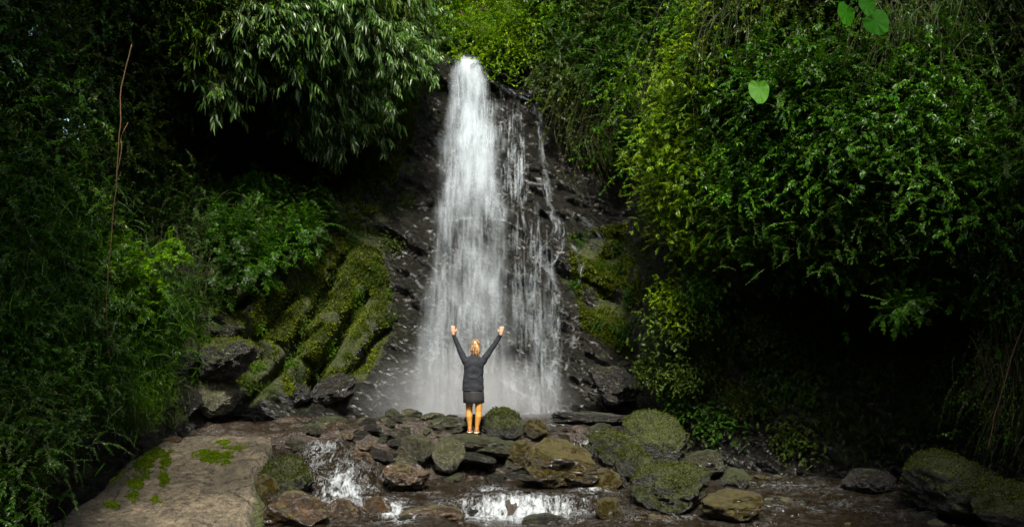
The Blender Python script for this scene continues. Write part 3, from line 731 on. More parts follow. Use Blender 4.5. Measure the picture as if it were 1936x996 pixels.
scatter(8, 1500, 1930, 14.6, 17.2, .08, .25, 'dark stone in the shaded water by the right wall', 'stones in the shaded water', ['rock_dark'], lift=.8, seed=9)

scatter(26, 960, 1300, 16.4, 18.8, .12, .34, 'wet olive boulder packed among the mossy ones right of the woman', 'packed wet boulders right of the woman', ['rock_olive', 'rock_dark', 'rock_grey'], flat=(.5, .8), lift=.55, seed=16)
scatter(14, 1300, 1900, 15.0, 18.5, .15, .4, 'low dark boulder half under the shaded water on the right', 'low boulders in the shaded water', ['rock_dark', 'rock_grey'], flat=(.3, .6), lift=.45, seed=17)
scatter(44, 560, 960, 16.6, 18.4, .08, .22, 'angular stone wedged in the gaps of the stone heap', 'angular stones filling the heap', ['rock_grey', 'rock_dark', 'rock_pale', 'rock_brown'], flat=(.4, .8), lift=.5, seed=18)
# ------------------------------------------------------------------ foliage
def fronds(r, n, length, spread, K=9, rb=0.15, grav=1.0, up=0.25, out=1.0, lvar=.5, wave=.1):
    d = r.normal(size=(n, 3)) * np.array([spread, .35 * spread, spread]); d[:, 1] = -np.abs(d[:, 1]) - out * r.uniform(.3, 1, n); d[:, 2] += up
    d /= np.linalg.norm(d, axis=1)[:, None]
    p = r.normal(size=(n, 3)) * rb * np.array([1, .35, 1])
    L = length * (1 - lvar * r.random(n)); st = L / (K - 1)
    pts = [p]
    for k in range(K - 1):
        d = d + np.array([0, 0, -1.0]) * (grav * st)[:, None] * 1.3 + r.normal(size=(n, 3)) * wave
        d /= np.linalg.norm(d, axis=1)[:, None]
        p = p + d * st[:, None]; pts.append(p)
    return np.stack(pts, 1)

def leaves_on(r, lines, per, ll, lw, ang=0.9, droop=0.2, jit=.3, fold=.25, taper=True, t0=.12, seg=1, curl=.3):
    """kite-shaped leaves in pairs along polylines; returns V, F, rnd"""
    n, K, _ = lines.shape
    t_ = np.linspace(t0, 1, per)[None, :] * (K - 1) * np.ones((n, 1))
    t_ = np.clip(t_ + r.uniform(-.15, .15, t_.shape), 0, K - 1.001); i = t_.astype(int); f = (t_ - i)[..., None]
    idx = np.arange(n)[:, None]
    a, b = lines[idx, i], lines[idx, i + 1]
    p = a * (1 - f) + b * f; d = b - a; d /= np.linalg.norm(d, axis=-1, keepdims=True) + 1e-9
    out = []
    tt = t_ / (K - 1)
    size = (np.sin(np.clip(tt * .8 + .18, 0, 1) * pi) ** .6 if taper else 1 + 0 * tt)
    for sgn in (-1, 1):
        sd = np.cross(d, np.array([0, 0, 1.0]) + r.normal(size=d.shape) * .25); sd /= np.linalg.norm(sd, axis=-1, keepdims=True) + 1e-9
        ld = sd * sgn * math.sin(ang) + d * math.cos(ang) + np.array([0, 0, -droop]) + r.normal(size=d.shape) * jit
        ld /= np.linalg.norm(ld, axis=-1, keepdims=True)
        nr = np.cross(ld, d); nr[nr[..., 2] < 0] *= -1; nr /= np.linalg.norm(nr, axis=-1, keepdims=True) + 1e-9
        w_ = np.cross(nr, ld)
        le = (ll * size * r.uniform(.7, 1.25, size.shape))[..., None]; we = le * (lw / ll)
        v0 = p; mid = p + ld * le * .45 + nr * we * fold
        v1 = mid + w_ * we * .5; v3 = mid - w_ * we * .5
        v2 = p + ld * le + np.array([0, 0, -1.0]) * le * curl
        out.append(np.stack([v0, v1, v2, v3], 2).reshape(-1, 4, 3))
    V_ = np.concatenate(out); m = len(V_)
    rn = np.repeat(r.random(m), 4)
    return V_.reshape(-1, 3), np.arange(m * 4).reshape(-1, 4), rn

def blades(r, lines, w_):
    """ribbon blades following polylines"""
    n, K, _ = lines.shape
    d = np.gradient(lines, axis=1); s = np.cross(d, r.normal(size=(n, 1, 3)) * .6 + np.array([0, 0, 1.0])); s /= np.linalg.norm(s, axis=-1, keepdims=True) + 1e-9
    prof = (np.sin(np.linspace(.35, 1, K) * pi) ** .7 + .03)[None, :, None] * w_ * r.uniform(.6, 1.3, (n, 1, 1))
    V_ = np.stack([lines - s * prof * .5, lines + s * prof * .5], 2).reshape(-1, 3)
    base = (np.arange(n) * K * 2)[:, None] + (np.arange(K - 1) * 2)[None, :]
    Fc = np.stack([base, base + 1, base + 3, base + 2], -1).reshape(-1, 4)
    return V_, Fc, np.repeat(r.random(n), K * 2)

def stems_of(lines, rad, n=3, keep=1.0):
    N, K, _ = lines.shape
    N = max(1, int(N * keep)); lines = lines[:N]
    d = np.gradient(lines, axis=1); u = np.cross(d, np.array([.3, .2, 1.0])); u /= np.linalg.norm(u, axis=-1, keepdims=True) + 1e-9
    v = np.cross(d, u); v /= np.linalg.norm(v, axis=-1, keepdims=True) + 1e-9
    a = np.arange(n) / n * 2 * pi; rr = (rad * np.linspace(1, .3, K))[None, :, None, None]
    V_ = lines[:, :, None, :] + rr * (np.cos(a)[None, None, :, None] * u[:, :, None, :] + np.sin(a)[None, None, :, None] * v[:, :, None, :])
    b = (np.arange(N) * K * n)[:, None, None] + (np.arange(K - 1) * n)[None, :, None]; j = np.arange(n)[None, None, :]; j2 = (j + 1) % n
    Fc = np.stack([b + j, b + j2, b + n + j2, b + n + j], -1).reshape(-1, 4)
    return V_.reshape(-1, 3), Fc

def plant_proto(kind, seed):
    r = np.random.default_rng(seed)
    if kind == 'lance':       # long drooping lance leaves on arching twigs
        L = fronds(r, 75, .95, .75, rb=.3, grav=1.3, up=.35)
        V_, Fc, rn = leaves_on(r, L, 13, .17, .034, ang=.6, droop=.55, jit=.22, curl=.25, taper=False)
    elif kind == 'fern':
        L = fronds(r, 46, .85, .8, rb=.2, grav=1.25, up=.55)
        V_, Fc, rn = leaves_on(r, L, 24, .105, .028, ang=1.15, droop=.15, jit=.10, curl=.15)
    elif kind == 'small':
        L = fronds(r, 85, .8, .85, rb=.34, grav=.9, up=.25, wave=.16)
        V_, Fc, rn = leaves_on(r, L, 17, .062, .034, ang=.9, droop=.25, jit=.45, curl=.2, taper=False)
    elif kind == 'feathery':  # cushion-like drooping sprays
        L = fronds(r, 210, .42, .8, rb=.42, grav=2.6, up=.4, wave=.12)
        V_, Fc, rn = leaves_on(r, L, 16, .07, .027, ang=.85, droop=.4, jit=.28, curl=.25)
    elif kind == 'fine':
        L = fronds(r, 170, .6, .9, rb=.45, grav=.9, up=.35, wave=.14)
        V_, Fc, rn = leaves_on(r, L, 22, .045, .017, ang=1.0, droop=.1, jit=.3, curl=.1)
    elif kind == 'grass':     # long combed-over blades
        L = fronds(r, 800, .5, .7, rb=.45, grav=2.6, up=.45, out=.8, wave=.08)
        V_, Fc, rn = blades(r, L, .010)
        L = L[:40]
    elif kind == 'roots':     # hanging straw-like strands with few leaves
        L = fronds(r, 120, 1.4, .35, rb=.45, grav=3.0, up=-.1, out=.35, wave=.09, K=11)
        V_, Fc, rn = blades(r, L, .011)
        L2 = L[:70]
        v2, f2, r2 = leaves_on(r, L2, 7, .05, .025, jit=.5, taper=False)
        Fc = np.vstack([Fc, f2 + len(V_)]); V_ = np.vstack([V_, v2]); rn = np.concatenate([rn, r2])
    me = mesh_np('foliage', V_, Fc, False, {'rnd': rn})
    sv, sf = stems_of(L, .006 if kind != 'grass' else .003)
    ms = mesh_np('stem', sv, sf, True)
    return me, ms

LM = {
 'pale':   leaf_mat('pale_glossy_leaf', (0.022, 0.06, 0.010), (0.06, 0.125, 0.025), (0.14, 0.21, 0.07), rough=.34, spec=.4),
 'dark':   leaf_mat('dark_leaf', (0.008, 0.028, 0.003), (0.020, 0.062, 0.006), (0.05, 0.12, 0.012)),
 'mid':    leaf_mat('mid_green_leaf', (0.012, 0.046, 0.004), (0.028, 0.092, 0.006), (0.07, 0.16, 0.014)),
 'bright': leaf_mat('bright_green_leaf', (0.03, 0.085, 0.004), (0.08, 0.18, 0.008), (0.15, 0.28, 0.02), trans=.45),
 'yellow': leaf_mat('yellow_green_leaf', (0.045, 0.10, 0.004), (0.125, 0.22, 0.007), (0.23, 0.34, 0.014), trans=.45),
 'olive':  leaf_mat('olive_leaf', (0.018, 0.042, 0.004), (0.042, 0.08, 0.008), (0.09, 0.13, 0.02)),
 'straw':  leaf_mat('straw_strand', (0.025, 0.04, 0.006), (0.05, 0.065, 0.012), (0.13, 0.11, 0.035), trans=.2),
 'stem':   simple_mat('brown_stem', (0.025, 0.022, 0.008), spec=.2),
}
PROT = {}
def proto(kind, mat, v):
    k = (kind, mat, v)
    if k not in PROT:
        base = (kind, None, v)
        if base not in PROT: PROT[base] = plant_proto(kind, 100 + v * 13 + sum(map(ord, kind)))
        a, b = PROT[base]; a = a.copy(); b = b.copy()
        a.materials.clear(); a.materials.append(LM[mat]); b.materials.clear(); b.materials.append(LM['stem'])
        PROT[k] = (a, b)
    return PROT[k]

NV = 3
def plant(px, py, kind, mat, size, label, cat='bush', group=None, name='bush', Y=None, lift=0.1, r=random, tiltx=0.0, yaw=None):
    me, ms = proto(kind, mat, r.randrange(NV))
    Yc = (float(cliffY(np.array([px]), np.array([py]))[0]) if Y is None else Y) - lift
    root = empty(name, P(px, py, Yc)); s = size * r.uniform(.85, 1.2)
    root.scale = (s * r.choice((-1, 1)), s, s * r.uniform(.85, 1.1))
    yw = yaw if yaw is not None else (0.45 if px < 700 else (-0.45 if px > 1250 else 0))
    root.rotation_euler = (tiltx + r.uniform(-.2, .2), r.uniform(-.35, .35), yw + r.uniform(-.3, .3))
    tag(root, label, cat, group)
    obj('foliage', me, None, root); obj('stem', ms, None, root)
    return root

def inpoly(x, y, poly):
    c = False; n = len(poly); j = n - 1
    for i in range(n):
        xi, yi = poly[i]; xj, yj = poly[j]
        if (yi > y) != (yj > y) and x < (xj - xi) * (y - yi) / (yj - yi) + xi: c = not c
        j = i
    return c
def fill(poly, n, kinds, size, label, group, cat='bush', name='bush', seed=1, lift=(.05, .4), Yf=None, **kw):
    """poisson-like scatter of plants in a photo-space region, all rooted on the cliff"""
    r = random.Random(seed); xs_ = [p[0] for p in poly]; ys_ = [p[1] for p in poly]; pts = []
    for _ in range(n):
        best, bd = None, -1
        for _t in range(14):
            x, y = r.uniform(min(xs_), max(xs_)), r.uniform(min(ys_), max(ys_))
            if not inpoly(x, y, poly): continue
            d = min([math.hypot(x - a, y - b) for a, b in pts] or [1e9])
            if d > bd: best, bd = (x, y), d
        if best is None: continue
        pts.append(best)
        kd, mt = r.choice(kinds)
        plant(best[0], best[1], kd, mt, size, label, cat, group, name, lift=r.uniform(*lift), r=r, Y=Yf(best[0], best[1]) if Yf else None, **kw)

# top-left overhanging shrub
fill([(420, -60), (780, -60), (790, 60), (745, 130), (700, 190), (640, 235), (560, 210), (480, 160), (400, 110), (370, 40)], 34,
     [('lance', 'pale'), ('lance', 'pale'), ('lance', 'olive')], 1.0, 'grey-green shrub with long drooping leaves overhanging the dark hollow', 'drooping shrubs left of the fall', name='shrub', cat='shrub', seed=21, lift=(.2, .8))
fill([(330, -60), (560, -60), (520, 60), (400, 120), (330, 60)], 9, [('small', 'bright'), ('small', 'olive')], .8, 'leafy yellow-green shrub at the top edge above the hollow', 'leafy shrubs at the top left', name='shrub', cat='shrub', seed=22, lift=(.4, .9))
# dark background foliage
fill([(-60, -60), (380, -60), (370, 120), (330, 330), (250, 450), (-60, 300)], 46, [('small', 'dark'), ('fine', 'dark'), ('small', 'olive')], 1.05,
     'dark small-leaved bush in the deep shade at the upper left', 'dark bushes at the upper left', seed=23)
# mid-left bush
fill([(390, 370), (480, 360), (600, 370), (640, 385), (610, 430), (540, 470), (470, 520), (420, 520), (380, 460)], 22, [('fern', 'mid'), ('fine', 'mid'), ('fern', 'dark'), ('fern', 'mid')], .78,
     'rich green feathery fern below the dark hollow', 'green ferns left of the fall', name='fern', cat='fern', seed=24, lift=(.25, .8))
# left light fern group
for x, y, s in ((215, 515, .75), (265, 500, .8), (250, 570, .7), (330, 470, .55), (300, 540, .5)):
    plant(x, y, 'fern', 'bright', s, 'light green fern spreading beside the long hanging vine', 'fern', 'light ferns by the vine', 'fern', lift=1.3)
# left slope
fill([(-80, 260), (60, 260), (150, 400), (260, 560), (320, 620), (270, 680), (150, 745), (40, 830), (-80, 900)], 84, [('grass', 'dark'), ('grass', 'dark'), ('fine', 'dark'), ('feathery', 'dark'), ('fine', 'mid')], .85,
     'clump of long combed-down grass on the steep left bank', 'grass clumps on the left bank', name='grass_clump', cat='grass clump', seed=25, lift=(.05, .4))
fill([(-40, 270), (60, 290), (90, 420), (40, 560), (-60, 560)], 8, [('fern', 'mid')], .8, 'dark green fern arching at the left edge', 'ferns at the left edge', name='fern', cat='fern', seed=35, lift=(.3, .6))
fill([(170, 600), (330, 600), (400, 680), (300, 750), (200, 780)], 16, [('grass', 'bright'), ('grass', 'olive')], .5, 'short bright grass tuft hanging over the foot of the left bank', 'grass tufts at the left bank foot', name='grass_clump', cat='grass clump', seed=26)
fill([(-80, 700), (90, 700), (60, 830), (-30, 930), (-80, 1100)], 22, [('fine', 'dark'), ('small', 'dark')], .8, 'dark leafy plant in the shade left of the tan slab', 'dark plants left of the slab', name='plant', cat='plant', seed=27)
# hollow and slope in between
fill([(300, 330), (390, 360), (390, 560), (340, 620), (270, 470)], 10, [('fine', 'dark'), ('roots', 'dark')], .7, 'dim trailing plant at the mouth of the hollow', 'trailing plants by the hollow', name='plant', cat='plant', seed=28)
# left of fall edge greenery
fill([(700, 130), (790, 90), (800, 130), (760, 220), (690, 320), (650, 330)], 12, [('feathery', 'olive'), ('grass', 'olive')], .55, 'olive trailing growth on the rock just left of the fall', 'trailing growth left of the fall', name='plant', cat='plant', seed=29, lift=(0, .15))
fill([(420, 540), (640, 480), (730, 520), (740, 640), (640, 740), (470, 740), (380, 660)], 44, [('feathery', 'olive'), ('grass', 'olive'), ('feathery', 'olive'), ('feathery', 'bright')], .22,
     'low moss and grass tuft growing on the broken rock left of the fall', 'tufts on the left rock', name='moss_cushion', cat='moss cushion', seed=51, lift=(-.06, .04))
fill([(640, 320), (740, 280), (770, 400), (720, 520), (620, 520)], 16, [('feathery', 'olive'), ('grass', 'dark')], .3,
     'sparse dark tuft on the steep rock beside the fall', 'tufts beside the fall', name='moss_cushion', cat='moss cushion', seed=52, lift=(-.06, .02))
fill([(640, 40), (780, 0), (780, 90), (700, 180), (640, 200)], 10, [('lance', 'pale')], .8,
     'grey-green shrub with long drooping leaves overhanging the dark hollow', 'drooping shrubs left of the fall', name='shrub', cat='shrub', seed=53, lift=(.8, 1.5))
fill([(1215, 460), (1330, 470), (1360, 620), (1300, 760), (1230, 740)], 14, [('feathery', 'olive'), ('fine', 'mid'), ('feathery', 'mid')], .4,
     'dim green growth clothing the corner below the yellow-green cushions', 'growth on the right-hand corner', name='plant', cat='plant', seed=54, lift=(.3, 1.2))
# top centre
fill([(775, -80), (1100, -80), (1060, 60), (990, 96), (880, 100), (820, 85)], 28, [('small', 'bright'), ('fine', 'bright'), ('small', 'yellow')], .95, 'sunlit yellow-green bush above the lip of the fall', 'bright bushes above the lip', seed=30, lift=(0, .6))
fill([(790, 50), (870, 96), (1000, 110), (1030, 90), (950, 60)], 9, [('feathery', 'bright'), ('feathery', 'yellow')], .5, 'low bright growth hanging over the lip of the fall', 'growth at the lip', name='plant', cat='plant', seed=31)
# top right of centre
fill([(1010, -60), (1340, -60), (1310, 100), (1260, 240), (1180, 300), (1100, 260), (1050, 180)], 38, [('small', 'olive'), ('feathery', 'olive'), ('fine', 'mid'), ('small', 'mid'), ('small', 'bright'), ('fine', 'dark'), ('roots', 'olive'), ('small', 'mid')], .85,
     'shaded hanging bush with straw-coloured strands right of the fall', 'hanging bushes right of the fall', seed=32, lift=(.1, .6))
fill([(1080, 170), (1200, 230), (1230, 320), (1150, 330), (1060, 240)], 8, [('feathery', 'olive'), ('fern', 'dark')], .55, 'small fern hanging under the bushes right of the fall', 'small ferns right of the fall', name='fern', cat='fern', seed=33)
# yellow-green mass
fill([(1330, -40), (1430, -40), (1400, 100), (1340, 200), (1390, 300), (1400, 420), (1330, 440), (1250, 400), (1230, 310), (1280, 190), (1300, 80)], 42, [('feathery', 'yellow'), ('feathery', 'yellow'), ('fine', 'yellow'), ('feathery', 'bright')], .72,
     'sunlit yellow-green cushion of drooping sprays on the edge of the right wall', 'yellow-green cushions on the right wall', name='creeper', cat='creeper', seed=34, lift=(.05, .5))
# right shrub
fill([(1420, 110), (1560, 80), (1700, 60), (1820, 110), (1880, 250), (1880, 420), (1800, 500), (1640, 480), (1500, 470), (1400, 440), (1380, 300), (1400, 200)], 54, [('fine', 'mid'), ('fern', 'mid'), ('small', 'mid'), ('fine', 'mid'), ('feathery', 'mid')], .9,
     'dense deep green feathery bush bulging from the right wall', 'feathery bushes on the right wall', seed=36, lift=(.1, .8))
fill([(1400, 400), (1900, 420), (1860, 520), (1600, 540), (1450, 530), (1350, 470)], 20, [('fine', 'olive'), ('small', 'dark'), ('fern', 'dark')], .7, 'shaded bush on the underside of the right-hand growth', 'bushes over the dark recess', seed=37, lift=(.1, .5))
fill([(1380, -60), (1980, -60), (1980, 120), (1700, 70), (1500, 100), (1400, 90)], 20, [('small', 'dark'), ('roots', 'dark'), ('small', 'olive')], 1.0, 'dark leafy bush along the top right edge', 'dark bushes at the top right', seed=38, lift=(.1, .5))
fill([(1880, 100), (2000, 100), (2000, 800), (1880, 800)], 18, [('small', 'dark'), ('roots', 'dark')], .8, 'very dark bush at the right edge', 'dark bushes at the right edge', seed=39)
# lower lumps
for x, y, s, lb in ((1270, 560, .5, 'yellow-green cushion hanging at the corner of the right wall'), (1435, 615, .42, 'dim mossy tuft hanging in the recess'), (1250, 600, .5, 'mossy cushion just under the hanging one at the corner'), (1225, 690, .4, 'mossy fringe low on the corner of the right wall')):
    for k in range(2): plant(x + 14 * k, y + 18 * k, 'feathery', 'olive' if x != 1270 else 'yellow', s, lb, 'moss cushion', 'cushions at the corner' , 'moss_cushion', lift=1.5 if x < 1300 else .4)
for x, y, s in ((1730, 575, .6), (1700, 585, .5)):
    plant(x, y, 'fern', 'mid', s, 'fern spray standing out alone against the dark recess', 'fern', 'lone fern sprays in the recess', 'fern', lift=2.0, Y=17.0)
plant(1890, 515, 'fern', 'mid', .7, 'green fern at the right edge above the tangle of vines', 'fern', None, 'fern', lift=.4)
for x, y in ((1900, 640), (1915, 700), (1890, 730)):
    plant(x, y, 'roots', 'straw', .6, 'pale tangled vines hanging at the lower right edge', 'vine', 'tangled vines at the right edge', 'vine', lift=.5)
fill([(1080, 440), (1200, 450), (1200, 640), (1090, 600)], 8, [('feathery', 'mid')], .3, 'green moss tuft on the wet rock right of the fall', 'moss tufts on the right rock', name='moss_cushion', cat='moss cushion', seed=40, lift=(-.05, .05))
fill([(1330, 560), (1850, 560), (1850, 830), (1600, 850), (1340, 800)], 36, [('fine', 'dark'), ('feathery', 'olive'), ('fine', 'olive'), ('feathery', 'dark')], .5, 'barely lit plant on the back wall of the recess', 'plants in the recess', name='plant', cat='plant', seed=41, lift=(0, .2))

# big heart-shaped leaves
def heart_leaf(px, py, Y, s, label, roll=0, mat='bigleaf'):
    root = empty('large_leaf', P(px, py, Y)); tag(root, label, 'leaf')
    n = 28; a = np.linspace(0, 2 * pi, n, endpoint=False)
    rr = 1 - .5 * np.abs(np.cos(a / 2)) ** 30; x = .82 * np.sin(a) * (1 - .22 * np.clip(-np.cos(a), 0, 1) ** 2) * (1 + .08 * np.cos(a)); z = np.cos(a) * rr
    z = np.where(z < 0, z * 1.45, z)
    V_ = [(0, 0, 0)]; Fc = []
    for k, f_ in enumerate((.5, 1.0)):
        for i in range(n): V_.append((x[i] * f_, -.22 * f_ * f_ + .34 * abs(x[i] * f_) * f_ + .05 * math.sin(i * 1.7) * f_, z[i] * f_))
    for i in range(n):
        j = (i + 1) % n; Fc.append((0, 1 + i, 1 + j)); Fc.append((1 + i, 1 + n + i, 1 + n + j, 1 + j))
    me = mesh_py('blade', np.array(V_) * s, Fc); me.attributes.new('rnd', 'FLOAT', 'POINT').data.foreach_set('value', [.62] * len(me.vertices))
    me.materials.append(LM[mat])
    o = obj('blade', me, None, root); o.rotation_euler = (radians(-18), radians(roll * 1.3), radians(roll))
    V2, F2 = tube([(0, .02, .1 * s), (0.02, .15, .3 * s), (.05, .5, -.3)], .008)
    obj('stalk', mesh_py('stalk', V2, F2), LM['stem'], root)
LM['bigdark'] = leaf_mat('big_dark_leaf', (0.008, 0.045, 0.002), (0.012, 0.06, 0.003), (0.016, 0.07, 0.005), rough=.7, trans=.35, spec=.08)  # darker, duller green for the leaf cluster at the top right
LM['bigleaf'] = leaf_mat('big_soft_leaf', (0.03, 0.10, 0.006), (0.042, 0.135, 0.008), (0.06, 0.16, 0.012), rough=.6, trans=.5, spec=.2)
heart_leaf(1435, 168, 14.9, .19, 'large bright heart-shaped leaf standing out on the right wall')
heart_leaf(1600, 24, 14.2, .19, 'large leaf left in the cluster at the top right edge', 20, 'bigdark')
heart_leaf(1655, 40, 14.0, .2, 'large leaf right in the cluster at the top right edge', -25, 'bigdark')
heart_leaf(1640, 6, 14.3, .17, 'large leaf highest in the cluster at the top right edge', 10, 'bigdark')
heart_leaf(1884, 665, 14.4, .13, 'rounded bright leaf above the tangled vines at the right edge', 60)

# hanging vines
def vine(pts, Y, rad, label, mat, name='hanging_vine', leaf=False):
    P3 = [P(x, y, Y + dy) for x, y, dy in pts]
    root = P3[0]
    pp = np.array([(p - root)[:] for p in P3]); tt = np.arange(len(pp)); ti = np.linspace(0, len(pp) - 1, len(pp) * 8)
    sm = np.stack([np.interp(ti, tt, pp[:, k]) for k in range(3)], -1)
    for _ in range(6): sm[1:-1] = (sm[:-2] + sm[1:-1] * 2 + sm[2:]) / 4
    sm[:, 0] += .015 * fbm(ti * 1.5, 0 * ti, 0 * ti, 3, int(pts[0][0]))
    V_, Fc = tube(sm, np.linspace(rad, rad * .55, len(sm)), 6)
    o = obj(name, mesh_py(name, V_, Fc), mat); o.location = root
    tag(o, label, 'vine'); return o
M['vine'] = simple_mat('orange_brown_root', (0.07, 0.042, 0.02), .7, spec=.2)
M['vine_dark'] = simple_mat('dark_root', (0.05, 0.035, 0.02), .7)
vine([(248, 85, 0), (232, 150, 0), (226, 230, -.1), (222, 330, -.1), (213, 420, 0), (206, 520, 0), (200, 600, 0), (203, 680, .1)], 14.3, .0085, 'long orange-brown root hanging straight down at the left', M['vine'])
vine([(240, 232, .1), (229, 262, 0), (227, 310, -.1), (219, 345, -.05)], 14.25, .006, 'short side root looping beside the long orange-brown one', M['vine'])
vine([(1290, 640, 0), (1292, 720, 0), (1288, 770, 0)], 18.6, .01, 'thin dark root dangling below the cushion at the right corner', M['vine_dark'])
vine([(1425, 590, 0), (1420, 660, 0), (1426, 760, 0)], 18.9, .01, 'thin dark root dangling in front of the recess', M['vine_dark'])
vine([(1940, 600, 0), (1905, 700, 0), (1880, 790, 0), (1868, 850, 0)], 14.4, .012, 'slanting pale vine stem in the tangle at the right edge', M['vine'])
vine([(870, 20, 0), (880, 45, 0), (875, 80, 0)], 25.5, .02, 'pale bare stem in the bright bushes above the fall', M['vine'])

# fuzzy moss growing on the big mossy boulders
LM['rockmoss'] = leaf_mat('rock_moss_tuft', (0.012, 0.020, 0.002), (0.030, 0.042, 0.003), (0.075, 0.09, 0.006), rough=.8, trans=.25, spec=.2)
for o, hw in BIG:
    r = np.random.default_rng(int(hw * 31 + o.location.x * 100) % 9999)
    me = o.data; sc = np.array(o.scale[:]); Rm = np.array(o.rotation_euler.to_matrix())
    co = np.empty(len(me.vertices) * 3, np.float32); me.vertices.foreach_get('co', co); co = co.reshape(-1, 3)
    no = np.empty(len(me.vertices) * 3, np.float32); me.vertex_normals.foreach_get('vector', no); no = no.reshape(-1, 3)
    nw = (no / sc) @ Rm.T; nw /= np.linalg.norm(nw, axis=1)[:, None]
    idx = np.where((nw[:, 2] + .5 * fbm(co[:, 0] * 3, co[:, 1] * 3, co[:, 2] * 3, 3, 5)) > .42)[0]
    if len(idx) < 10: continue
    N = int(90 * hw); pk = r.choice(idx, N)
    p0 = (co[pk] * sc) @ Rm.T + r.normal(size=(N, 3)) * .012 - nw[pk] * .004
    d = nw[pk] + r.normal(size=(N, 3)) * .7; d /= np.linalg.norm(d, axis=1)[:, None]
    h = r.uniform(.012, .038, N)[:, None]; sd = np.cross(d, r.normal(size=(N, 3))); sd /= np.linalg.norm(sd, axis=1)[:, None]
    V_ = np.stack([p0, p0 + d * h * .5 + sd * .008, p0 + d * h, p0 + d * h * .5 - sd * .008], 1).reshape(-1, 3)
    V_ = (V_ @ Rm) / sc
    m2 = mesh_np('moss', V_, np.arange(N * 4).reshape(-1, 4), False, {'rnd': np.repeat(r.random(N), 4)})
    obj('moss', m2, LM['rockmoss'], o)

# the moss coat of the cliff
def cliff_moss(polys, N, seed):
    r = np.random.default_rng(seed); Q = []
    while len(Q) < N:
        k = r.integers(len(polys)); poly = polys[k]
        x = r.uniform(min(p[0] for p in poly), max(p[0] for p in poly)); y = r.uniform(min(p[1] for p in poly), max(p[1] for p in poly))
        if inpoly(x, y, poly): Q.append((x, y))
    Q = np.array(Q); x, y = Q[:, 0], Q[:, 1]; Yd = cliffY(x, y)
    X = (x - 968) / F * Yd; Z = CZ + (560 - y) / F * Yd
    k = fbm(X * 1.7, Yd * 1.7, Z * 1.7, 4, 71) + .35 * fbm(X * 7, Yd * 7, Z * 7, 2, 72) > -.12
    p0 = np.stack([X, Yd, Z], -1)[k]; N = len(p0); x = x[k]; y = y[k]
    # surface normal
    e = 4.0
    def pt(a, b):
        d_ = cliffY(a, b); return np.stack([(a - 968) / F * d_, d_, CZ + (560 - b) / F * d_], -1)
    nn_ = np.cross(pt(x + e, y) - pt(x - e, y), pt(x, y + e) - pt(x, y - e)); nn_ /= np.linalg.norm(nn_, axis=1)[:, None] + 1e-9
    nn_[nn_[:, 1] > 0] *= -1
    d = nn_ + r.normal(size=(N, 3)) * .6 + [0, 0, -.25]; d /= np.linalg.norm(d, axis=1)[:, None]
    h = r.uniform(.02, .06, N)[:, None]; sd = np.cross(d, r.normal(size=(N, 3))); sd /= np.linalg.norm(sd, axis=1)[:, None]
    V_ = np.stack([p0 + nn_ * -.01, p0 + d * h * .5 + sd * .012, p0 + d * h, p0 + d * h * .5 - sd * .012], 1).reshape(-1, 3)
    me = mesh_np('moss', V_, np.arange(N * 4).reshape(-1, 4), False, {'rnd': np.repeat(r.random(N), 4)})
    o = obj('moss', me, LM['cliffmoss']); tag(o, 'thick yellow-green moss coating the sloping rock on both sides of the fall', 'moss', kind='stuff')
LM['cliffmoss'] = leaf_mat('cliff_moss', (0.022, 0.038, 0.002), (0.06, 0.082, 0.004), (0.13, 0.155, 0.010), rough=.8, trans=.3, spec=.2)
cliff_moss([[(340, 560), (480, 500), (640, 440), (720, 470), (750, 600), (700, 700), (600, 750), (440, 740), (340, 700)], [(340, 560), (480, 500), (640, 440), (720, 470), (750, 600), (700, 700), (600, 750), (440, 740), (340, 700)],
            [(1070, 440), (1190, 420), (1215, 560), (1190, 680), (1100, 620)], [(700, 200), (790, 130), (780, 260), (720, 400), (650, 420)], [(1230, 480), (1500, 560), (1800, 600), (1800, 800), (1300, 780)]], 150000, 5)

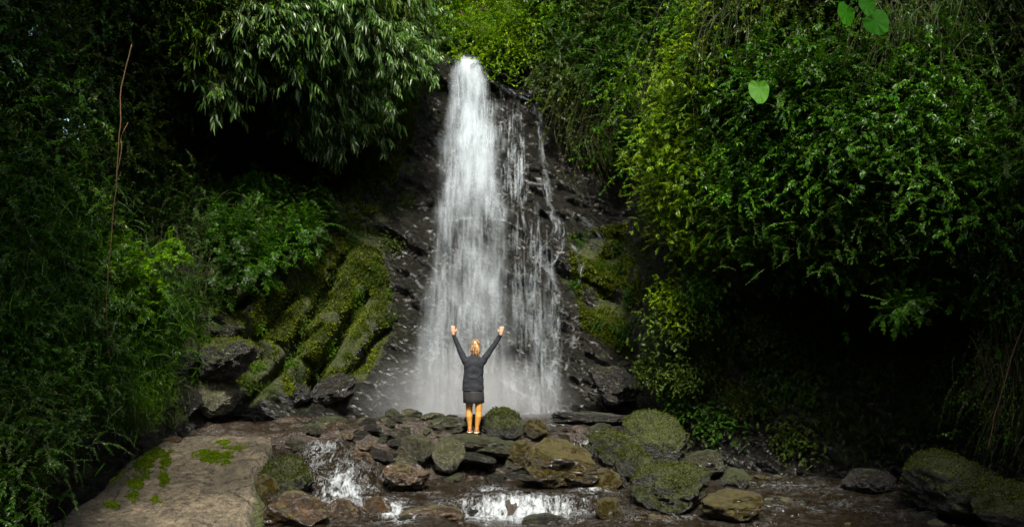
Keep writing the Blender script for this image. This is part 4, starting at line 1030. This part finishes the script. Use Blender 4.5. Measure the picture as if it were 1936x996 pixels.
# moss on slab
def slab_z(x, y):
    d = (SLX - x) ** 2 + (SLY - y) ** 2; i = np.unravel_index(np.argmin(d), d.shape); return SLZ[i]
def moss_patch(name, spots, label, n=900):
    r = np.random.default_rng(int(spots[0][0]))
    M_ = 500000; fi = r.random(M_) * (SLX.shape[0] - 2); fj = r.random(M_) * (SLX.shape[1] - 2); i = fi.astype(int); j = fj.astype(int); a_ = fi - i; b_ = fj - j
    g = [A_[i, j] * (1 - a_) * (1 - b_) + A_[i + 1, j] * a_ * (1 - b_) + A_[i, j + 1] * (1 - a_) * b_ + A_[i + 1, j + 1] * a_ * b_ for A_ in (SLX, SLY, SLZ)]
    px_ = 968 + g[0] / g[1] * F; py_ = 560 - (g[2] - CZ) / g[1] * F
    keep_ = np.zeros(M_, bool); rth = r.random(M_)
    for (px, py, rx, ry, k) in spots:
        e_ = ((px_ - px) / rx) ** 2 + ((py_ - py) / ry) ** 2 + 1.1 * fbm(g[0] * 11, g[1] * 11, 0 * g[0], 4, 9)
        keep_ |= e_ < 1.35 * rth ** 1.6
    Vs = np.stack(g, -1)[keep_]
    Vs = Vs[:int(n * 7 * sum(q[4] for q in spots))]
    P0 = np.array(Vs); N = len(P0)
    h = r.uniform(.010, .034, N)[:, None]; d = r.normal(size=(N, 3)) * .6 + [0, -.3, 1.0]; d /= np.linalg.norm(d, axis=1)[:, None]
    s = np.cross(d, r.normal(size=(N, 3))); s /= np.linalg.norm(s, axis=1)[:, None]; w_ = .0075
    V_ = np.stack([P0 - [0, 0, .004], P0 + d * h * .5 + s * w_, P0 + d * h, P0 + d * h * .5 - s * w_], 1).reshape(-1, 3)
    c0 = P0.mean(0)
    me = mesh_np(name, V_ - c0, np.arange(N * 4).reshape(-1, 4), False, {'rnd': np.repeat(r.random(N), 4)})
    o = obj(name, me, LM['moss']); o.location = c0
    tag(o, label, 'moss')
LM['moss'] = leaf_mat('bright_moss', (0.05, 0.09, 0.006), (0.10, 0.16, 0.01), (0.17, 0.24, 0.015), rough=.7, trans=.3, spec=.2)
moss_patch('moss_patch', [(405, 862, 32, 13, 2.2), (388, 858, 14, 8, .5), (420, 836, 14, 4, .3), (440, 846, 22, 3, .3)], 'bright moss cushion alone on the right part of the tan slab')
moss_patch('moss_patch', [(245, 853, 28, 9, 1.3)], 'flat moss patch at the far left edge of the tan slab')
moss_patch('moss_patch', [(297, 856, 22, 9, 1), (272, 882, 16, 17, 1.1), (255, 908, 13, 16, .9), (250, 938, 10, 10, .4), (312, 872, 10, 16, .7), (310, 902, 10, 14, .6), (283, 868, 16, 14, .7)], 'forked streak of bright moss running down the tan slab')
moss_patch('moss_patch', [(215, 890, 16, 14, .55), (212, 905, 8, 8, .2)], 'small moss streak left of the forked one on the slab')
moss_patch('moss_patch', [(208, 954, 14, 7, .5)], 'low moss spot near the bottom left of the slab')
moss_patch('moss_patch', [(295, 945, 10, 7, .2), (298, 940, 5, 5, .1)], 'faint moss spot low in the middle of the slab')

# ------------------------------------------------------------------ unseen trees added above the frame to shade both sides
def shade_tree(loc, h, crown, label, seed, n=26, mat='dark', spread=3.0):
    r = random.Random(seed); rr = np.random.default_rng(seed)
    root = empty('shade_tree', loc); tag(root, label, 'shade_tree', 'unseen trees added to shade the gorge')
    lean = Vector(crown) - Vector(loc)
    pts = [Vector((0, 0, 0)), lean * .3 + Vector((0, 0, .8)), lean * .7 + Vector((0, 0, .4)), lean]
    parts = [tube([p[:] for p in pts], [.22, .18, .13, .08], 10)]
    tips = []
    for k in range(n):
        d = Vector((rr.normal(), rr.normal(), rr.normal() * .35)).normalized() * r.uniform(.4, 1) * spread
        st = lean * r.uniform(.55, 1); e = lean + d
        parts.append(tube([st[:], ((st + e) * .5 + Vector((0, 0, .3)))[:], e[:]], [.06, .04, .015], 5)); tips.append(e)
    V_, Fc = merge(parts)
    obj('trunk', mesh_py('trunk', V_, Fc), M['bark'], root)
    me, _ = plant_proto('small', 500 + seed % 3)
    co = np.empty(len(me.vertices) * 3, np.float32); me.vertices.foreach_get('co', co); co = co.reshape(-1, 3)
    rn = np.empty(len(me.vertices), np.float32); me.attributes['rnd'].data.foreach_get('value', rn)
    A, R_ = [], []
    for e in tips:
        q_ = Euler((r.uniform(-.5, .5), r.uniform(-.5, .5), r.uniform(0, 6.28))).to_matrix(); s = r.uniform(1.1, 1.6)
        A.append(co @ np.array(q_).T * s + np.array(e[:])); R_.append(rn)
    A = np.concatenate(A)
    m2 = mesh_np('crown', A, np.arange(len(A)).reshape(-1, 4), False, {'rnd': np.concatenate(R_)})
    obj('crown', m2, LM[mat], root)
M['bark'] = simple_mat('mossy_bark', (0.06, 0.05, 0.03), .85, 12, .5, .5)
shade_tree((-9.0, 3, 5), 8, (-7.6, 7.0, 10.6), 'added unseen tree leaning over the left side of the gorge', 1, 34, spread=3.4)
shade_tree((-11.5, 17, 7), 8, (-10.0, 16.5, 12.5), 'tree added out of sight on the rim above the upper left bushes', 2, 30, spread=3.0)
shade_tree((10.5, 6, 5), 8, (9.2, 6.0, 10.6), 'added unseen tree leaning over the right side of the gorge', 3, 34, spread=3.4)
0 and shade_tree((9.5, 17, 7), 8, (8.6, 16.5, 12.0), 'tree added out of sight on the rim above the right wall', 4, 30, spread=2.8)
0 and shade_tree((-8.5, 7, 5), 8, (-6.0, 6.5, 10.0), 'tree added out of sight beside the viewer on the left', 5, 30, spread=3.2)
0 and shade_tree((8.5, 6, 5), 8, (6.6, 6.0, 10.0), 'tree added out of sight beside the viewer on the right', 6, 30, spread=3.2)

# ------------------------------------------------------------------ the woman
def ring(c, rx, ry, n=20, tilt=None):
    a = np.linspace(0, 2 * pi, n, endpoint=False)
    p = np.stack([np.cos(a) * rx, np.sin(a) * ry, 0 * a], -1)
    return p + np.array(c)
def loft(rings, cap=True):
    n = len(rings[0]); V_ = np.concatenate(rings); Fc = []
    for k in range(len(rings) - 1):
        for j in range(n): Fc.append((k * n + j, k * n + (j + 1) % n, (k + 1) * n + (j + 1) % n, (k + 1) * n + j))
    if cap:
        V_ = np.vstack([V_, rings[0].mean(0), rings[-1].mean(0)]); m = len(rings) * n
        for j in range(n): Fc.append((m, (j + 1) % n, j)); Fc.append((m + 1, m - n + j, m - n + (j + 1) % n))
    return V_, Fc
def ball(c, r, rot=None):
    bm = bmesh.new(); bmesh.ops.create_icosphere(bm, subdivisions=3, radius=1)
    V_ = np.array([v.co[:] for v in bm.verts]) * np.array(r) + np.array(c); Fc = [tuple(v.index for v in f.verts) for f in bm.faces]; bm.free()
    return V_, Fc
def fuse(name, parts, mat, parent, vox=.008, smooth=3, fac=.5):
    """one continuous surface from overlapping lofts"""
    V_, Fc = merge(parts)
    o = bpy.data.objects.new(name, mesh_py(name, V_, Fc)); col.objects.link(o)
    m = o.modifiers.new('r', 'REMESH'); m.mode = 'VOXEL'; m.voxel_size = vox; m.use_smooth_shade = True
    s = o.modifiers.new('s', 'SMOOTH'); s.iterations = smooth; s.factor = fac
    dg = bpy.context.evaluated_depsgraph_get(); dg.update()
    me = bpy.data.meshes.new_from_object(o.evaluated_get(dg)); me.name = name
    bpy.data.objects.remove(o)
    me.polygons.foreach_set('use_smooth', [True] * len(me.polygons))
    return obj(name, me, mat, parent)

U = 17.7 / F    # metres per photo pixel at the woman
def H(px, py, dy=0.0):   # local metres from the feet
    return np.array([(px - 896) * U, dy, (817 - py) * U])
M['skin'] = simple_mat('tanned_skin', (0.42, 0.21, 0.12), .5, 40, .08, .02)
M['leg'] = simple_mat('amber_leg_skin', (0.42, 0.195, 0.035), .65, 20, .10, .02)
M['jacket'] = simple_mat('charcoal_knit', (0.014, 0.016, 0.021), .85, 30, .5, .5, spec=.25)
M['skirt'] = simple_mat('black_skirt_cloth', (0.008, 0.008, 0.009), .75, 20, .3, .2)
M['hair'] = None
t = NT('copper_blonde_hair'); tc_ = t.n('ShaderNodeTexCoord').outputs['Object']
nn = t.noise(t.mapping(tc_, (0, 0, 0), (26, 26, 4)), 1.6, 4, .6)
p_ = t.n('ShaderNodeBsdfPrincipled', {'Base Color': t.ramp(nn, [(.35, (.04, .02, .008)), (.5, (.16, .085, .035)), (.66, (.55, .34, .16))]), 'Roughness': .42,
      'Normal': t.n('ShaderNodeBump', {'Height': nn, 'Strength': .6, 'Distance': .01}).outputs[0]})
M['hair'] = t.finish(p_.outputs[0])
M['shoe'] = simple_mat('tan_leather', (0.16, 0.06, 0.025), .45)
M['sole'] = simple_mat('cream_rubber', (0.6, 0.5, 0.36), .6)

wr = empty('person', P(896, 817, 17.7)); 
tag(wr, 'woman in a charcoal jacket and black skirt, back turned, both arms raised to the waterfall', 'person')
hip, chest = H(896, 745), H(896, 695)
parts = []
# torso, rising rings (x half-width, y half-depth)
tor = [((896, 757), .165, .115), ((896, 742), .17, .12), ((896, 728), .155, .11), ((896, 716), .135, .10), ((896, 702), .145, .105), ((896, 690), .16, .11), ((896, 682), .155, .10), ((896, 676), .11, .08), ((897, 672), .055, .058), ((898, 665), .048, .052)]
parts.append(loft([ring(H(*c), rx, ry) for c, rx, ry in tor]))
# head
hc = H(899, 654.5, .02)
parts.append(ball(hc + [0, 0, .01], (.074, .092, .112))); parts.append(ball(hc + [0, .035, -.055], (.052, .058, .06)))
# face: looks ahead to the fall (+Y): nose, lips, brow, ears
parts.append(loft([ring(hc + [0, .098, .0], .016, .016, 10), ring(hc + [0, .108, -.018], .017, .02, 10), ring(hc + [0, .094, -.035], .02, .018, 10)]))
parts.append(ball(hc + [0, .088, -.056], (.024, .012, .008))); parts.append(ball(hc + [0, .080, .03], (.05, .018, .012)))
for sx in (-1, 1): parts.append(ball(hc + [sx * .076, .0, -.01], (.012, .024, .032)))
# legs
for (x0, x1, x2, x3), dy in (((888, 887, 888, 887), 0.03), ((905, 905, 902, 900), -0.03)):
    parts.append(loft([ring(H(x2, 812, dy), .034, .038, 16), ring(H(x2, 806, dy), .036, .042, 16), ring(H(.5 * (x1 + x2), 796, dy - .005), .049, .052, 16), ring(H(x1, 786, dy - .012), .060, .062, 16), ring(H(x1, 777, dy), .057, .06, 16), ring(H(x1, 769, dy), .062, .064, 16), ring(H(x0, 755, dy * .6), .074, .08, 16), ring(H(x0 * .6 + 895 * .4, 742, dy * .3), .078, .09, 16)]))
    parts.append(loft([ring(H(x2, 814.5, dy - .03), .03, .035, 14), ring(H(x2, 811, dy), .034, .04, 14), ]))
    parts.append(ball(H(x2, 814, dy + .06), (.04, .10, .026)))
# arms
ARM = {'l': [(880, 683, 0), (876, 676, .0), (867, 656, .03), (859, 637, .02), (857, 630, .0)],
       'r': [(913, 683, 0), (917, 676, .0), (931, 657, .03), (944, 637, .02), (947, 631, .0)]}
AR = [.050, .048, .036, .027, .024]
for s_ in 'lr':
    pts = [H(x, y, d) for x, y, d in ARM[s_]]
    parts.append(tube(pts, AR, 14))
# hands: palm, four unequal bent fingers and a thumb, palms to the fall
for s_, sg in (('l', -1), ('r', 1)):
    w0 = H(*ARM[s_][-1][:2]); up = np.array([sg * (.05 if s_ == 'l' else .12), 0, 1.0]); up /= np.linalg.norm(up)
    side = np.array([up[2], 0, -up[0]]) # +x side
    parts.append(loft([w0 + (np.outer(np.cos(a), side * wx) + np.outer(np.sin(a), [0, ty, 0])) + up * h for h, wx, ty in ((-.01, .024, .02), (.015, .028, .017), (.045, .036, .016), (.07, .036, .013), (.078, .032, .010)) for a in [np.linspace(0, 2 * pi, 14, endpoint=False)]]))
    inward = -sg
    for k, (o_, L_) in enumerate(((-.032, .060), (-.011, .074), (.011, .080), (.032, .072))):
        o2 = o_ * -inward; fan = o2 * 2.0
        o2 *= .85; L_ *= .82; b0 = w0 + up * .066 + side * o2; d = up + side * fan; d /= np.linalg.norm(d)
        p1 = b0 + d * (L_ * .45 + .012); p2 = p1 + (d + np.array([0, .25, 0])) * L_ * .32; p3 = p2 + (d * .8 + np.array([0, .5, 0])) * L_ * .24
        parts.append(tube([b0, p1, p2, p3], [.0095, .009, .0085, .007], 8))
    b0 = w0 + up * .03 + side * inward * .03
    parts.append(tube([b0, b0 + up * .016 + side * inward * .020, b0 + up * .040 + side * inward * .032 + np.array([0, .01, 0]), b0 + up * .056 + side * inward * .034 + np.array([0, .02, 0])], [.012, .011, .0095, .007], 8))
body = fuse('body', parts, M['skin'], wr, .0055, 2)
body.data.materials.append(M['leg'])
zz = np.array([p.center[2] for p in body.data.polygons]); body.data.polygons.foreach_set('material_index', (zz < (817 - 735) * U).astype(np.int32))
# eyes
for sx in (-1, 1):
    e = obj('eye', mesh_py('eye', *ball(hc + [sx * .03, .086, .012], (.012, .01, .009))), M['sole'], wr)
# jacket (one surface with both sleeves)
jp = [loft([ring(H(*c), rx, ry, 28) for c, rx, ry in (((894.5, 738), .192, .138), ((894.5, 737), .196, .142), ((894.5, 730), .195, .14), ((894.5, 720), .186, .133), ((895, 708), .178, .127), ((896, 697), .175, .125), ((896.5, 688), .178, .122), ((896.5, 681), .172, .112), ((896.5, 676), .135, .095), ((897, 672.5), .078, .078), ((898, 669), .064, .07), ((898, 667.5), .062, .068))])]
for s_ in 'lr':
    a_ = ARM[s_]; pts = [H(x, y, d) for x, y, d in a_]
    w_ = pts[-1] + (pts[-2] - pts[-1]) * .25
    jp.append(tube([pts[0] + (pts[0] - pts[1]) * .5, pts[0], pts[1], .5 * (pts[1] + pts[2]), pts[2], .5 * (pts[2] + pts[3]), pts[3], w_], [.062, .066, .06, .054, .048, .043, .038, .035], 18))
jk = fuse('jacket', jp, M['jacket'], wr, .008, 4)
co = np.array([v.co[:] for v in jk.data.vertices]); no = np.array([v.normal[:] for v in jk.data.vertices])
fold = .006 * fbm(co[:, 0] * 7, co[:, 1] * 7, co[:, 2] * 14, 3, 3) + .0035 * np.sin(co[:, 2] * 48 + 14 * co[:, 0] ** 2 * 10 + 3 * vnoise(co[:, 0] * 5, co[:, 1] * 5, co[:, 2] * 5, 2)) * np.clip(1.2 - abs(co[:, 0]) * 5, 0, 1)
sag = .007 * np.exp(-((co[:, 2] - (.98 + 4 * co[:, 0] ** 2)) / .018) ** 2) * (co[:, 1] < 0) * (abs(co[:, 0]) < .12)
co = co + no * (fold + sag)[:, None]
jk.data.vertices.foreach_set('co', co.ravel().astype(np.float32)); jk.data.update()
# skirt
sk = [ring(H(*c), rx, ry, 40) for c, rx, ry in (((895.5, 761), .178, .135), ((895.5, 760.6), .184, .14), ((895.5, 752), .186, .14), ((895, 742), .186, .135), ((895, 732), .178, .128))]
sk = [s_ * (1 + .012 * np.sin(np.linspace(0, 2 * pi, 40, endpoint=False) * 7 + k * .6))[:, None] if k > 9 else s_ + np.stack([.005 * np.cos(np.linspace(0, 14 * pi, 40, endpoint=False) + .5 * k), .005 * np.sin(np.linspace(0, 10 * pi, 40, endpoint=False)), np.zeros(40)], -1) for k, s_ in enumerate(sk)]
obj('skirt', mesh_py('skirt', *loft(sk)), M['skirt'], wr)
# hair: skull cap and strands falling to the shoulders at the back
hp = [ball(hc + [0, -.012, .022], (.086, .098, .112)), loft([ring(hc + [.0, -.05, .06], .07, .05, 16), ring(hc + [.0, -.062, .0], .082, .052, 16), ring(hc + [.004, -.068, -.06], .082, .046, 16), ring(hc + [.008, -.074, -.10], .070, .030, 16), ring(hc + [.014, -.078, -.122], .05, .02, 16)])]
rr_ = np.random.default_rng(3)
for k in range(46):
    a = rr_.uniform(-1, 1); x0 = .075 * a
    y0 = -.085 + .05 * a * a
    ln = rr_.uniform(.07, .2) + (.05 if a > .5 else 0)
    top = hc + [x0 * .6, -.06, .10]; m1 = hc + [x0 * 1.08, y0 - .02, .0]; m2 = hc + [x0 * 1.12 + rr_.normal() * .006, y0 - .022, -.07]; e_ = hc + [x0 * 1.15 + .012 + rr_.normal() * .016, y0 - .012, .02 - ln]
    hp.append(tube([top, m1, m2, e_], [.008, .011, .010, .004], 6))
hr = fuse('hair', hp, M['hair'], wr, .005, 1)
# shoes
for x2, dy in ((888, .03), (901, -.03)):
    c = H(x2, 817, dy)
    sh = fuse('shoe', [ball(c + [0, -.015, .03], (.042, .05, .034)), ball(c + [0, .07, .022], (.046, .085, .024)), loft([ring(c + [0, -.01, .02], .04, .045, 14), ring(c + [0, -.008, .07], .04, .044, 14)])], M['shoe'], wr, .006, 2)
    sh.name = 'shoe'
    so_ = loft([np.array([[x * .047, y * .115 + .035, z] for x, y in [(math.cos(a), math.sin(a)) for a in np.linspace(0, 2 * pi, 20, endpoint=False)]]) + c for z in (-.004, .014)])
    obj('sole', mesh_py('sole', *so_), M['sole'], sh)
